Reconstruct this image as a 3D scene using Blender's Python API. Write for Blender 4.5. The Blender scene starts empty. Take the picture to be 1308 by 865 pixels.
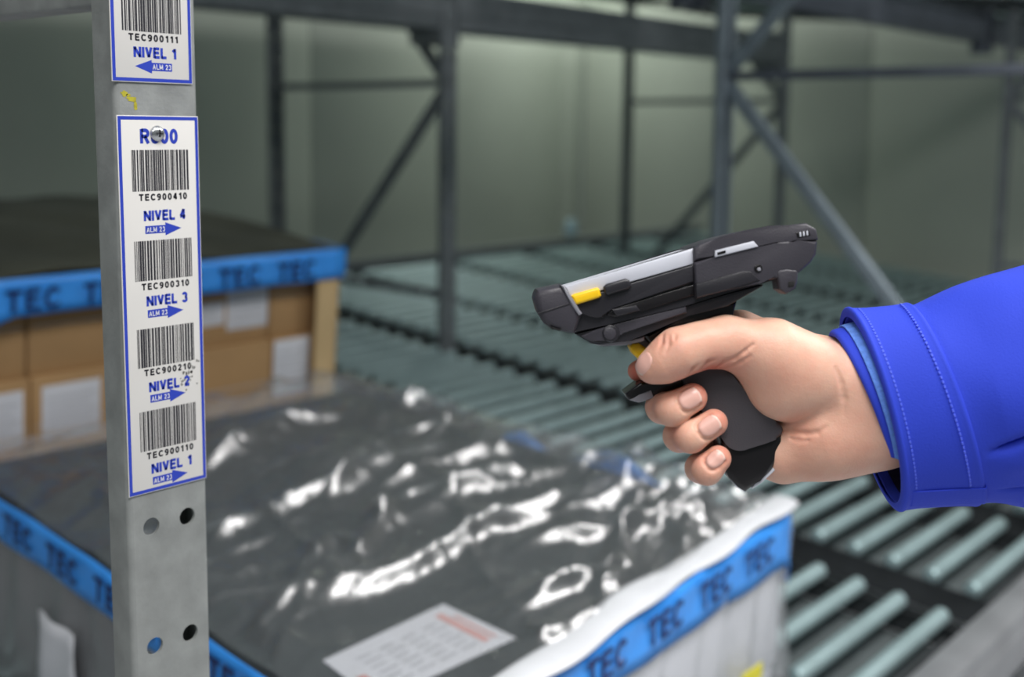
import bpy, bmesh, math, random
import numpy as np
from mathutils import Vector, Matrix
from mathutils.bvhtree import BVHTree

random.seed(7)
RNG = np.random.default_rng(7)
SC = bpy.context.scene
COL = SC.collection
CAMZ = 1.6            # camera height over the floor (m)
INC = 0.0873536       # slope of the gravity-flow lanes

# ------------------------------------------------------------------ camera
YAW, PITCH, ROLL = 0.857826248, 0.127184459, 0.0105376641
FPX, SHY = 1464.5, -81.97
fwd = Vector((math.sin(YAW) * math.cos(PITCH), math.cos(YAW) * math.cos(PITCH), -math.sin(PITCH)))
r0 = fwd.cross(Vector((0, 0, 1))).normalized()
u0 = r0.cross(fwd)
CR = r0 * math.cos(ROLL) + u0 * math.sin(ROLL)
CU = u0 * math.cos(ROLL) - r0 * math.sin(ROLL)
ROT = Matrix((CR, CU, -fwd)).transposed()          # columns: right, up, back
cd = bpy.data.cameras.new('camera')
cam = bpy.data.objects.new('camera', cd)
COL.objects.link(cam)
cam.matrix_world = Matrix.Translation((0, 0, CAMZ)) @ ROT.to_4x4()
cd.sensor_width = 36.0
cd.lens = FPX / 1308 * 36
cd.shift_y = SHY / 1308
cd.clip_start = 0.05
cd.dof.use_dof = True
cd.dof.focus_distance = 0.755
cd.dof.aperture_fstop = 3.8
cd.dof.aperture_blades = 9
SC.camera = cam

# ------------------------------------------------------------------ light
w = bpy.data.worlds.new('world')
SC.world = w
w.use_nodes = True
bg = w.node_tree.nodes['Background']
bg.inputs[0].default_value = (0.62, 0.72, 0.74, 1)
bg.inputs[1].default_value = 0.18


def area(name, loc, target, sx, sy, power, col=(1, 1, 1)):
    l = bpy.data.lights.new(name, 'AREA')
    l.shape = 'RECTANGLE'
    l.size, l.size_y = sx, sy
    l.energy = power
    l.color = col
    o = bpy.data.objects.new(name, l)
    COL.objects.link(o)
    o.location = loc
    d = Vector(target) - Vector(loc)
    o.rotation_euler = d.to_track_quat('-Z', 'Y').to_euler()
    return o


# ceiling luminaires of the aisle in front of the rack, and one over the passage behind it
area('aisle_light', (0.3, -0.7, 3.5), (0.6, 0.2, 0), 2.4, 0.8, 84, (1.0, 0.98, 0.97))
area('aisle_light', (3.3, -0.7, 3.5), (3.3, 0.2, 0), 2.4, 0.8, 95, (1.0, 0.98, 0.97))
area('aisle_light', (-2.4, -0.5, 3.5), (-1.0, 0.6, 0.9), 2.4, 0.8, 26, (1.0, 0.98, 0.97))
area('passage_light', (6.0, 4.65, 3.3), (6.0, 4.65, 0), 1.2, 0.3, 25, (0.97, 1.0, 0.94))
SC.view_settings.view_transform = 'Standard'
SC.view_settings.look = 'None'
SC.view_settings.gamma = 1
SC.view_settings.use_curve_mapping = False
SC.view_settings.exposure = 0.0


# ------------------------------------------------------------------ materials
def srgb(r, g, b):
    f = lambda c: (c / 255 / 12.92) if c <= 10 else ((c / 255 + 0.055) / 1.055) ** 2.4
    return (f(r), f(g), f(b), 1)


def mat(name, col, rough=0.5, metal=0.0, var=0.0, vscale=20, bump=0.0, bscale=200, spec=0.5, rvar=0.0,
        sheen=0.0, sss=0.0, coat=0.0, stretch=None):
    m = bpy.data.materials.new(name)
    m.use_nodes = True
    nt = m.node_tree
    p = nt.nodes['Principled BSDF']
    p.inputs['Roughness'].default_value = rough
    p.inputs['Metallic'].default_value = metal
    p.inputs['Specular IOR Level'].default_value = spec
    p.inputs['Coat Weight'].default_value = coat
    if sheen:
        p.inputs['Sheen Weight'].default_value = sheen
        p.inputs['Sheen Roughness'].default_value = 0.4
        p.inputs['Sheen Tint'].default_value = (col[0] * 1.5 + .1, col[1] * 1.5 + .1, min(1, col[2] * 1.3 + .1), 1)
    tc = nt.nodes.new('ShaderNodeTexCoord')
    vec = tc.outputs['Object']
    if stretch:
        mp = nt.nodes.new('ShaderNodeMapping')
        mp.inputs['Scale'].default_value = stretch
        nt.links.new(vec, mp.inputs['Vector'])
        vec = mp.outputs['Vector']
    n = nt.nodes.new('ShaderNodeTexNoise')
    n.inputs['Scale'].default_value = vscale
    n.inputs['Detail'].default_value = 5
    nt.links.new(vec, n.inputs['Vector'])
    rp = nt.nodes.new('ShaderNodeValToRGB')
    rp.color_ramp.elements[0].position = 0.3
    rp.color_ramp.elements[1].position = 0.7
    c0 = [max(0, c * (1 - var)) for c in col[:3]] + [1]
    c1 = [min(1, c * (1 + var)) for c in col[:3]] + [1]
    rp.color_ramp.elements[0].color = c0
    rp.color_ramp.elements[1].color = c1
    nt.links.new(n.outputs['Fac'], rp.inputs['Fac'])
    nt.links.new(rp.outputs['Color'], p.inputs['Base Color'])
    if rvar:
        mr = nt.nodes.new('ShaderNodeMapRange')
        mr.inputs['To Min'].default_value = max(0.02, rough - rvar)
        mr.inputs['To Max'].default_value = min(1, rough + rvar)
        nt.links.new(n.outputs['Fac'], mr.inputs['Value'])
        nt.links.new(mr.outputs['Result'], p.inputs['Roughness'])
    if bump:
        n2 = nt.nodes.new('ShaderNodeTexNoise')
        n2.inputs['Scale'].default_value = bscale
        n2.inputs['Detail'].default_value = 3
        nt.links.new(vec, n2.inputs['Vector'])
        b = nt.nodes.new('ShaderNodeBump')
        b.inputs['Strength'].default_value = bump
        b.inputs['Distance'].default_value = 0.001
        nt.links.new(n2.outputs['Fac'], b.inputs['Height'])
        nt.links.new(b.outputs['Normal'], p.inputs['Normal'])
    return m


M = {}
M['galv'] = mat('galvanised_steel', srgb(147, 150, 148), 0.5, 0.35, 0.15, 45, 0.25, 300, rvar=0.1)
M['galv_dark'] = mat('darker_galvanised_steel', srgb(128, 134, 138), 0.55, 0.35, 0.15, 14, 0.2, 200)  # darker tone of the galvanised steel for rear frames and beams
M['galv_mid'] = mat('bluish_galvanised_steel', srgb(134, 146, 154), 0.5, 0.35, 0.12, 20)  # paler copy: aisle light on the nearer frame is put into its colour
M['rail'] = mat('rail_steel', srgb(66, 70, 72), 0.5, 0.4, 0.2, 12)
M['tray'] = mat('dull_tray_steel', srgb(92, 100, 101), 0.6, 0.2, 0.12, 6)
M['roller'] = mat('zinc_roller', srgb(176, 200, 202), 0.36, 0.5, 0.08, 9, 0.1, 120, rvar=0.1)
M['dark'] = mat('dark_opening', srgb(18, 18, 18), 0.8)
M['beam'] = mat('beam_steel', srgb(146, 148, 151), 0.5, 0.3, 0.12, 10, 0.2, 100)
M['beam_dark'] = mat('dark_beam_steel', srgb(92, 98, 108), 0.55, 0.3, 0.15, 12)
M['wall'] = mat('insulated_panel', srgb(184, 192, 180), 0.45, 0.0, 0.05, 1.5, spec=0.5)
M['floor'] = mat('concrete_floor', srgb(202, 204, 208), 0.6, 0.0, 0.10, 3, 0.3, 60)
M['plate'] = mat('white_plastic', srgb(212, 210, 206), 0.35, 0, 0.015, 30, coat=0.1)
M['ink'] = mat('black_ink', srgb(38, 38, 44), 0.5)
M['blue_ink'] = mat('blue_ink', srgb(40, 62, 172), 0.45)
M['white_ink'] = mat('white_ink', srgb(222, 222, 228), 0.45)
M['smear'] = mat('grey_smear', srgb(132, 132, 128), 0.6)
M['ochre'] = mat('yellow_residue', srgb(168, 160, 40), 0.6, 0, 0.25, 200)
M['bolt'] = mat('zinc_bolt', srgb(190, 192, 194), 0.25, 0.9, 0.05, 100)
M['carton'] = mat('brown_cardboard', srgb(178, 142, 98), 0.8, 0, 0.08, 8, 0.15, 60)
M['carton_light'] = mat('pale_cardboard', srgb(204, 176, 130), 0.8, 0, 0.06, 8)
M['paper'] = mat('white_paper', srgb(214, 216, 222), 0.6, 0, 0.03, 20)
M['red_ink'] = mat('red_ink', srgb(206, 110, 96), 0.6)
M['pale_red'] = mat('pale_red_ink', srgb(216, 164, 158), 0.6)
M['grey_ink'] = mat('grey_ink', srgb(178, 180, 186), 0.6)
M['tape'] = mat('blue_tape', srgb(58, 154, 250), 0.35, 0, 0.10, 25, 0.2, 60, rvar=0.08)
M['tape_ink'] = mat('navy_print', srgb(16, 44, 104), 0.5)
M['cover'] = mat('dark_cover_sheet', srgb(66, 66, 54), 0.5, 0, 0.3, 6, 0.5, 25)
M['load'] = mat('charcoal_goods', srgb(38, 43, 45), 0.55, 0, 0.3, 5)
M['load_side'] = mat('grey_wrapped_goods', srgb(214, 216, 222), 0.4, 0, 0.10, 5, 0.4, 20)
M['white_film'] = mat('white_film_hem', srgb(226, 228, 232), 0.25, 0, 0.06, 14, 0.4, 40)
M['yellow_mark'] = mat('yellow_sticker', srgb(226, 216, 60), 0.5)
M['glint_blue'] = mat('pale_blue_glint', srgb(206, 236, 246), 0.3)  # near-white tone painted as a glint
M['black_plastic'] = mat('black_plastic', srgb(40, 39, 44), 0.33, 0, 0.05, 60, 0.12, 900)
M['soft_black'] = mat('charcoal_rubber', srgb(58, 56, 63), 0.42, 0, 0.05, 60, 0.15, 900)
M['gloss_black'] = mat('glossy_black_plastic', srgb(26, 24, 26), 0.22, 0, 0.05, 60)
M['grip'] = mat('grip_rubber', srgb(66, 63, 68), 0.5, 0, 0.04, 50, 0.2, 1200)
M['silver'] = mat('silver_plastic', srgb(206, 208, 218), 0.4, 0.1, 0.02, 50)
M['trim_grey'] = mat('grey_plastic', srgb(142, 142, 150), 0.45, 0, 0.04, 60)
M['yellow'] = mat('yellow_plastic', srgb(250, 202, 22), 0.4, 0, 0.03, 60)
M['screen'] = mat('screen_glass', srgb(12, 12, 16), 0.08)
M['jacket'] = mat('royal_blue_softshell', srgb(50, 72, 206), 0.75, 0, 0.05, 14, 0.25, 900, spec=0.25, sheen=0.25)
M['jacket_in'] = mat('navy_lining', srgb(16, 22, 60), 0.8)
M['fleece'] = mat('pale_blue_fleece', srgb(104, 150, 240), 0.9, 0, 0.14, 260, 0.9, 700, sheen=0.3)
M['thread'] = mat('blue_thread', srgb(86, 108, 238), 0.7)
M['nail'] = mat('fingernail', srgb(232, 182, 168), 0.3, 0, 0.04, 120, spec=0.5)


M['nail_tip'] = mat('fingernail_edge', srgb(234, 202, 188), 0.35)


def skin_material():
    m = bpy.data.materials.new('skin')
    m.use_nodes = True
    nt = m.node_tree
    p = nt.nodes['Principled BSDF']
    at = nt.nodes.new('ShaderNodeAttribute')
    at.attribute_name = 'flush'
    tc = nt.nodes.new('ShaderNodeTexCoord')
    n = nt.nodes.new('ShaderNodeTexNoise')
    n.inputs['Scale'].default_value = 70
    n.inputs['Detail'].default_value = 6
    nt.links.new(tc.outputs['Object'], n.inputs['Vector'])
    ad = nt.nodes.new('ShaderNodeMath')
    ad.operation = 'MULTIPLY_ADD'
    nt.links.new(n.outputs['Fac'], ad.inputs[0])
    ad.inputs[1].default_value = 0.5
    nt.links.new(at.outputs['Fac'], ad.inputs[2])
    rp = nt.nodes.new('ShaderNodeValToRGB')
    rp.color_ramp.elements[0].position = 0.15
    rp.color_ramp.elements[0].color = srgb(232, 188, 164)
    rp.color_ramp.elements[1].position = 1.1 if False else 1.0
    rp.color_ramp.elements[1].color = srgb(204, 116, 98)
    nt.links.new(ad.outputs[0], rp.inputs['Fac'])
    nt.links.new(rp.outputs['Color'], p.inputs['Base Color'])
    p.inputs['Roughness'].default_value = 0.46
    p.inputs['Specular IOR Level'].default_value = 0.4
    p.inputs['Subsurface Weight'].default_value = 0.25
    p.inputs['Subsurface Radius'].default_value = (1.0, 0.35, 0.2)
    p.inputs['Subsurface Scale'].default_value = 0.004
    v = nt.nodes.new('ShaderNodeTexVoronoi')
    v.inputs['Scale'].default_value = 900
    nt.links.new(tc.outputs['Object'], v.inputs['Vector'])
    n3 = nt.nodes.new('ShaderNodeTexNoise')
    n3.inputs['Scale'].default_value = 260
    n3.inputs['Detail'].default_value = 5
    nt.links.new(tc.outputs['Object'], n3.inputs['Vector'])
    mx = nt.nodes.new('ShaderNodeMath')
    mx.operation = 'MULTIPLY_ADD'
    nt.links.new(v.outputs['Distance'], mx.inputs[0])
    mx.inputs[1].default_value = 0.4
    nt.links.new(n3.outputs['Fac'], mx.inputs[2])
    b = nt.nodes.new('ShaderNodeBump')
    b.inputs['Strength'].default_value = 0.35
    b.inputs['Distance'].default_value = 0.0006
    nt.links.new(mx.outputs[0], b.inputs['Height'])
    nt.links.new(b.outputs['Normal'], p.inputs['Normal'])
    return m


M['skin'] = skin_material()


def film_material(name, haze, rough, bump=0.8, bscale=9, f0=0.12):
    """clear stretch film: mostly see-through, a little milky, glossy"""
    m = bpy.data.materials.new(name)
    m.use_nodes = True
    nt = m.node_tree
    nt.nodes.clear()
    out = nt.nodes.new('ShaderNodeOutputMaterial')
    tr = nt.nodes.new('ShaderNodeBsdfTransparent')
    gl = nt.nodes.new('ShaderNodeBsdfGlossy')
    gl.inputs['Roughness'].default_value = rough
    df = nt.nodes.new('ShaderNodeBsdfDiffuse')
    df.inputs['Color'].default_value = (0.8, 0.82, 0.85, 1)
    tc = nt.nodes.new('ShaderNodeTexCoord')
    n = nt.nodes.new('ShaderNodeTexNoise')
    n.inputs['Scale'].default_value = bscale
    n.inputs['Detail'].default_value = 5
    n.inputs['Distortion'].default_value = 1.2
    nt.links.new(tc.outputs['Object'], n.inputs['Vector'])
    b = nt.nodes.new('ShaderNodeBump')
    b.inputs['Strength'].default_value = bump
    b.inputs['Distance'].default_value = 0.02
    nt.links.new(n.outputs['Fac'], b.inputs['Height'])
    nt.links.new(b.outputs['Normal'], gl.inputs['Normal'])
    m1 = nt.nodes.new('ShaderNodeMixShader')
    m1.inputs[0].default_value = haze
    nt.links.new(tr.outputs[0], m1.inputs[1])
    nt.links.new(df.outputs[0], m1.inputs[2])
    lw = nt.nodes.new('ShaderNodeLayerWeight')
    lw.inputs['Blend'].default_value = 0.5
    nt.links.new(b.outputs['Normal'], lw.inputs['Normal'])
    pw = nt.nodes.new('ShaderNodeMath')
    pw.operation = 'POWER'
    nt.links.new(lw.outputs['Facing'], pw.inputs[0])
    pw.inputs[1].default_value = 4
    fr = nt.nodes.new('ShaderNodeMath')
    fr.operation = 'MULTIPLY_ADD'
    nt.links.new(pw.outputs[0], fr.inputs[0])
    fr.inputs[1].default_value = 0.6
    fr.inputs[2].default_value = f0
    m2 = nt.nodes.new('ShaderNodeMixShader')
    nt.links.new(fr.outputs[0], m2.inputs[0])
    nt.links.new(m1.outputs[0], m2.inputs[1])
    nt.links.new(gl.outputs[0], m2.inputs[2])
    nt.links.new(m2.outputs[0], out.inputs['Surface'])
    return m


M['film'] = film_material('clear_stretch_film', 0.045, 0.27, 0.2, 14, 0.2)
M['film_side'] = film_material('clear_stretch_film_on_sides', 0.25, 0.25, 0.6, 6, 0.06)


# ------------------------------------------------------------------ mesh helpers
def empty(name, loc, label=None, cat=None, group=None, rot=None):
    o = bpy.data.objects.new(name, None)
    COL.objects.link(o)
    o.empty_display_size = 0.05
    o.location = loc
    if rot is not None:
        o.rotation_euler = rot
    tag(o, label, cat, group)
    return o


def tag(o, label=None, cat=None, group=None, kind=None):
    for k, v in (('label', label), ('category', cat), ('group', group), ('kind', kind)):
        if v:
            o[k] = v
    return o


def link(name, me, parent=None, loc=None):
    o = bpy.data.objects.new(name, me)
    COL.objects.link(o)
    o.parent = parent
    if loc is not None:
        o.location = loc
    return o


def mesh(name, verts, faces, m, smooth=None):
    me = bpy.data.meshes.new(name)
    me.from_pydata([tuple(v) for v in verts], [], faces)
    me.update()
    if m is not None:
        me.materials.append(m)
    finish(me, smooth)
    return me


def finish(me, smooth):
    if smooth is not None:
        me.polygons.foreach_set('use_smooth', [True] * len(me.polygons))
        if smooth < 180:
            me.set_sharp_from_angle(angle=math.radians(smooth))


def from_bm(name, bm, m, smooth=None):
    me = bpy.data.meshes.new(name)
    bmesh.ops.recalc_face_normals(bm, faces=bm.faces)
    bm.to_mesh(me)
    bm.free()
    if m is not None:
        me.materials.append(m)
    finish(me, smooth)
    return me


def bm_box(bm, x0, x1, y0, y1, z0, z1, mtx=None, bev=0.0, seg=2):
    r = bmesh.ops.create_cube(bm, size=1.0)
    vs = r['verts']
    for v in vs:
        v.co = Vector((x0 + (v.co.x + .5) * (x1 - x0), y0 + (v.co.y + .5) * (y1 - y0), z0 + (v.co.z + .5) * (z1 - z0)))
    if bev:
        es = list({e for v in vs for e in v.link_edges})
        rr = bmesh.ops.bevel(bm, geom=es, offset=bev, segments=seg, profile=0.5, affect='EDGES')
        vs = list({v for f in rr['faces'] for v in f.verts} | {v for v in vs if v.is_valid})
    if mtx is not None:
        for v in vs:
            v.co = mtx @ v.co
    return vs


def box_mesh(name, x0, x1, y0, y1, z0, z1, m, bev=0.0, mtx=None):
    bm = bmesh.new()
    bm_box(bm, x0, x1, y0, y1, z0, z1, mtx, bev)
    return from_bm(name, bm, m, 40 if bev else None)


def cyl_mesh(name, r, x0, x1, m, n=14, axis='X', bev=0.0, shaft=0.0, shaft_len=0.0):
    """lathe along an axis"""
    prof = [(x0, 0.0)]
    if shaft:
        prof += [(x0 - shaft_len, 0.0), (x0 - shaft_len, shaft), (x0, shaft)]
        prof.pop(0)
    prof += [(x0, r - bev), (x0 + bev, r), (x1 - bev, r), (x1, r - bev)]
    if shaft:
        prof += [(x1, shaft), (x1 + shaft_len, shaft), (x1 + shaft_len, 0.0)]
    else:
        prof += [(x1, 0.0)]
    vs, fs, rings = [], [], []
    for (a, rr) in prof:
        if rr == 0:
            rings.append([len(vs)])
            vs.append((a, 0, 0))
        else:
            rings.append(list(range(len(vs), len(vs) + n)))
            vs += [(a, rr * math.cos(2 * math.pi * k / n), rr * math.sin(2 * math.pi * k / n)) for k in range(n)]
    for A, B in zip(rings, rings[1:]):
        for k in range(n):
            k2 = (k + 1) % n
            if len(A) == 1:
                fs.append((A[0], B[k], B[k2]))
            elif len(B) == 1:
                fs.append((A[k], B[0], A[k2]))
            else:
                fs.append((A[k], B[k], B[k2], A[k2]))
    if axis == 'Y':
        vs = [(y, x, z) for x, y, z in vs]
    elif axis == 'Z':
        vs = [(y, z, x) for x, y, z in vs]
    bm = bmesh.new()
    bv = [bm.verts.new(v) for v in vs]
    for f in fs:
        bm.faces.new([bv[i] for i in f])
    return from_bm(name, bm, m, 40)


def bar_mesh(name, p0, p1, wid, hei, m, side=Vector((1, 0, 0)), bev=0.003):
    """box bar from p0 to p1, wid along side, hei along the remaining axis"""
    p0, p1 = Vector(p0), Vector(p1)
    d = (p1 - p0)
    L = d.length
    d.normalize()
    s = (side - d * side.dot(d)).normalized()
    t = d.cross(s)
    mt = Matrix((s, d, t)).transposed().to_4x4()
    mt.translation = p0
    return box_mesh(name, -wid / 2, wid / 2, 0, L, -hei / 2, hei / 2, m, bev, mt)


def arc(cx, cy, rx, ry, a0, a1, n=10):
    return [(cx + rx * math.cos(math.radians(a0 + (a1 - a0) * k / n)), cy + ry * math.sin(math.radians(a0 + (a1 - a0) * k / n))) for k in range(n + 1)]


# heavy sans-serif capitals and figures drawn as strokes: (advance, strokes)
_six = [arc(.32, .32, .215, .22, 0, 360, 18), [(.105, .34)] + arc(.37, .52, .265, .38, 185, 60, 8)]
GLYPH = {
    'T': (.74, [[(0, .91), (.74, .91)], [(.37, .9), (.37, 0)]]),
    'E': (.66, [[(.1, 0), (.1, 1)], [(.1, .91), (.64, .91)], [(.1, .52), (.60, .52)], [(.1, .09), (.66, .09)]]),
    'C': (.76, [arc(.42, .5, .32, .405, 40, 320, 18)]),
    'N': (.76, [[(.1, 0), (.1, 1)], [(.66, 0), (.66, 1)], [(.12, .93), (.64, .07)]]),
    'I': (.20, [[(.1, 0), (.1, 1)]]),
    'V': (.72, [[(.09, 1), (.36, .06)], [(.63, 1), (.36, .06)]]),
    'L': (.62, [[(.1, 0), (.1, 1)], [(.1, .09), (.62, .09)]]),
    'A': (.76, [[(.09, 0), (.38, .95)], [(.67, 0), (.38, .95)], [(.2, .30), (.56, .30)]]),
    'M': (.88, [[(.1, 0), (.1, 1)], [(.78, 0), (.78, 1)], [(.13, .93), (.44, .12)], [(.75, .93), (.44, .12)]]),
    'R': (.74, [[(.1, 0), (.1, 1)], [(.1, .91), (.40, .91)] + arc(.42, .70, .20, .21, 80, -80, 8) + [(.40, .49), (.1, .49)], [(.36, .5), (.64, 0)]]),
    '0': (.64, [arc(.32, .5, .22, .41, 0, 360, 20)]),
    '1': (.50, [[(.36, 0), (.36, 1)], [(.36, .93), (.10, .70)]]),
    '2': (.64, [arc(.31, .69, .21, .22, 170, -25, 10) + [(.12, .12)], [(.05, .09), (.59, .09)]]),
    '3': (.64, [arc(.31, .71, .20, .20, 165, -80, 10), arc(.31, .29, .22, .21, 80, -165, 10)]),
    '4': (.66, [[(.42, .97), (.09, .32)], [(.03, .28), (.64, .28)], [(.45, 0), (.45, 1)]]),
    '6': (.64, _six),
    '9': (.64, [[(.64 - x, 1 - y) for x, y in st] for st in _six]),
    ' ': (.32, []),
}


def text_mesh(name, body, size, m, depth=0.0, bold=0.19, spacing=1.0):
    """flat print; origin at the middle of the word, cap height = size"""
    vs, fs = [], []
    x = 0.0
    for ch in body:
        adv, strokes = GLYPH[ch]
        for st in strokes:
            n = len(st)
            closed = n > 3 and abs(st[0][0] - st[-1][0]) + abs(st[0][1] - st[-1][1]) < 1e-6
            i0 = len(vs)
            for k, p in enumerate(st):
                a = st[k - 1] if k else (st[-2] if closed else None)
                b = st[k + 1] if k < n - 1 else (st[1] if closed else None)
                ds = []
                for u, v in ((a, p), (p, b)):
                    if u is not None and v is not None:
                        dx, dy = v[0] - u[0], v[1] - u[1]
                        l = math.hypot(dx, dy) or 1
                        ds.append((dx / l, dy / l))
                dx, dy = sum(d[0] for d in ds), sum(d[1] for d in ds)
                l = math.hypot(dx, dy) or 1
                dx, dy = dx / l, dy / l
                c = max(.6, dx * ds[0][0] + dy * ds[0][1])
                h = bold / 2 / c
                vs.append((x + p[0] - dy * h, p[1] + dx * h, 0))
                vs.append((x + p[0] + dy * h, p[1] - dx * h, 0))
            for k in range(n - 1):
                q = i0 + 2 * k
                fs.append((q + 1, q + 3, q + 2, q))
        x += adv + .13 * spacing
    w = x - .13 * spacing
    vs = [((a - w / 2) * size, (b - .5) * size, c) for a, b, c in vs]
    return mesh(name, vs, fs, m)


def face_matrix(p, xdir, ydir):
    x = Vector(xdir).normalized()
    y = Vector(ydir)
    y = (y - x * y.dot(x)).normalized()
    z = x.cross(y)
    mt = Matrix((x, y, z)).transposed().to_4x4()
    mt.translation = Vector(p)
    return mt


def place(me, mt):
    me.transform(mt)
    return me


def bedz(y, off=0.0):
    """height of the lower roller plane over the floor"""
    return CAMZ - 1.0 + INC * y + off


# ================================================================== SETTING
fl = link('floor', box_mesh('floor', -3, 7.1, -3, 5.5, -0.1, 0.0, M['floor']))
tag(fl, kind='structure')


def panel_wall(name, p0, p1, h, step, thick_dir):
    """insulated-panel wall: backing slab plus vertical panels with recessed joints"""
    p0, p1 = Vector(p0), Vector(p1)
    d = (p1 - p0)
    L = d.length
    d.normalize()
    n = Vector(thick_dir)
    mt = Matrix((d, n, Vector((0, 0, 1)))).transposed().to_4x4()
    mt.translation = p0
    root = link(name, box_mesh(name, 0, L, 0.05, 0.12, 0, h, M['wall'], 0, mt))
    tag(root, kind='structure')
    k = 0
    a = 0.0
    while a < L - 0.01:
        b = min(L, a + step)
        link('panel', box_mesh('panel', a + 0.003, b - 0.003, 0.0, 0.055, 0, h, M['wall'], 0.004, mt), root)
        a = b
    return root


panel_wall('wall_back', (-1.5, 5.2, 0), (6.8, 5.2, 0), 4.2, 1.15, (0, 1, 0))
panel_wall('wall_right', (6.8, 5.2, 0), (6.8, -0.3, 0), 4.2, 1.1, (1, 0, 0))

# ================================================================== RACK
PW = 0.066      # post width
HOLE_DZ, HOLE_DX, HOLE_R = 0.0912, 0.030, 0.0066
POST_H = 2.45


def holed_plate(bm, x0, x1, z0, z1, zs, xs, r, y0, t, n=16):
    """plate in the XZ plane, front at y0, thickness t, real round holes in a grid"""
    xe = [x0] + [(a + b) / 2 for a, b in zip(xs, xs[1:])] + [x1]
    cells = []
    zc = [z0]
    for a, b in zip(zs, zs[1:]):
        zc.append((a + b) / 2)
    zc.append(z1)
    for side, y in ((0, y0), (1, y0 + t)):
        for j, z in enumerate(zs):
            for i, x in enumerate(xs):
                l, rr, bo, to = xe[i], xe[i + 1], zc[j], zc[j + 1]
                inner, outer = [], []
                for k in range(n):
                    a = 2 * math.pi * (k + .5) / n
                    c, s = math.cos(a), math.sin(a)
                    inner.append(bm.verts.new((x + r * c, y, z + r * s)))
                    tx = ((rr - x) if c > 0 else (l - x)) / c
                    tz = ((to - z) if s > 0 else (bo - z)) / s
                    tt = min(tx, tz)
                    outer.append([x + tt * c, z + tt * s])
                # snap the samples next to the corners on to them
                for cx, cz in ((l, bo), (rr, bo), (rr, to), (l, to)):
                    q = min(range(n), key=lambda k: (outer[k][0] - cx) ** 2 + (outer[k][1] - cz) ** 2)
                    outer[q] = [cx, cz]
                ov = [bm.verts.new((o[0], y, o[1])) for o in outer]
                for k in range(n):
                    k2 = (k + 1) % n
                    bm.faces.new((inner[k], ov[k], ov[k2], inner[k2]))
                cells.append((side, inner))
    half = len(cells) // 2
    for (s, A), (s2, B) in zip(cells[:half], cells[half:]):
        for k in range(n):
            k2 = (k + 1) % n
            bm.faces.new((A[k], A[k2], B[k2], B[k]))


def post_mesh(zref):
    """open channel post; local origin at its front centre on the floor"""
    bm = bmesh.new()
    zs = []
    z = zref
    while z > 0.06:
        z -= HOLE_DZ
    while z < POST_H - 0.05:
        z += HOLE_DZ
        if z > 0.05:
            zs.append(z)
    h = PW / 2
    rr = 0.004
    holed_plate(bm, -h + rr, h - rr, 0.004, POST_H, zs, (-0.015, 0.015), HOLE_R, 0, 0.0025)
    for s in (-1, 1):
        # rounded corner strip, side wall, inward step, rear lip
        prof = [(h - rr, 0)] + [(h - rr + rr * math.sin(a), rr - rr * math.cos(a)) for a in (0.4, 0.8, 1.2, 1.5708)]
        prof += [(h, 0.026), (h - 0.002, 0.0285), (h - 0.018, 0.0285), (h - 0.018, 0.026), (h - 0.0025, 0.026), (h - 0.0025, 0.0025), (h - rr, 0.0025)]
        lo = [bm.verts.new((s * x, y, 0.004)) for x, y in prof]
        hi = [bm.verts.new((s * x, y, POST_H)) for x, y in prof]
        for a in range(len(prof)):
            b = (a + 1) % len(prof)
            bm.faces.new((lo[a], lo[b], hi[b], hi[a]))
        bm.faces.new(lo)
        bm.faces.new(hi)
    return from_bm('post', bm, M['galv'], 30)


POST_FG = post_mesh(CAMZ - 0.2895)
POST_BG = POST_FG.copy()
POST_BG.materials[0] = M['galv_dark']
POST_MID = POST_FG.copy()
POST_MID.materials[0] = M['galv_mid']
BOLT = cyl_mesh('bolt', 0.008, -0.006, 0.002, M['bolt'], 10, 'Y', 0.002)
FOOT = box_mesh('foot_plate', -0.033, 0.033, -0.02, 0.06, 0, 0.006, M['galv_dark'], 0.001)


def upright_frame(x, y0, y1, label, mirror, fg=False, light=False):
    root = empty('upright_frame', (x, y0, 0), label, 'upright', None)
    zt, zb = CAMZ + (0.106 if fg else 0.15), CAMZ - 0.585
    dy = y1 - y0
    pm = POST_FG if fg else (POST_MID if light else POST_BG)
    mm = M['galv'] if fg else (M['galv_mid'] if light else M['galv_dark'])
    for k, y in enumerate((0.0, dy)):
        p = link('post', pm, root, (0, y, 0))
        if k:
            p.rotation_euler = (0, 0, math.pi)
        link('foot_plate', FOOT, root, (0, y if not k else y - 0.04, 0))
    a, b = 0.015, dy - 0.015
    for z in (zt, zb, 0.12):
        link('horizontal_brace', bar_mesh('horizontal_brace', (0, a, z), (0, b, z), 0.026, 0.044 if fg else 0.026, M['beam_dark'] if light else mm), root)  # dark tone on the light frame's braces paints their unlit side
    # diagonals fan out from the joint at eye height
    ja, jb = (a, b) if mirror else (b, a)
    link('diagonal_brace', bar_mesh('diagonal_brace', (0.0, ja, zt), (0.0, jb, zt + 1.0 * (abs(jb - ja) / .9)), 0.026, 0.036, mm), root)
    link('diagonal_brace', bar_mesh('diagonal_brace', (0.0, ja, zt - 0.01), (0.0, jb, zt - 1.02 * (abs(jb - ja) / .9)), 0.026, 0.038, mm), root)
    for z in (zt, zb):
        for y in (a - 0.02, b + 0.02):
            me = link('bolt', BOLT, root, (-0.012, y, z))
            me.rotation_euler = (0, 0, -math.pi / 2)
    return root


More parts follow.
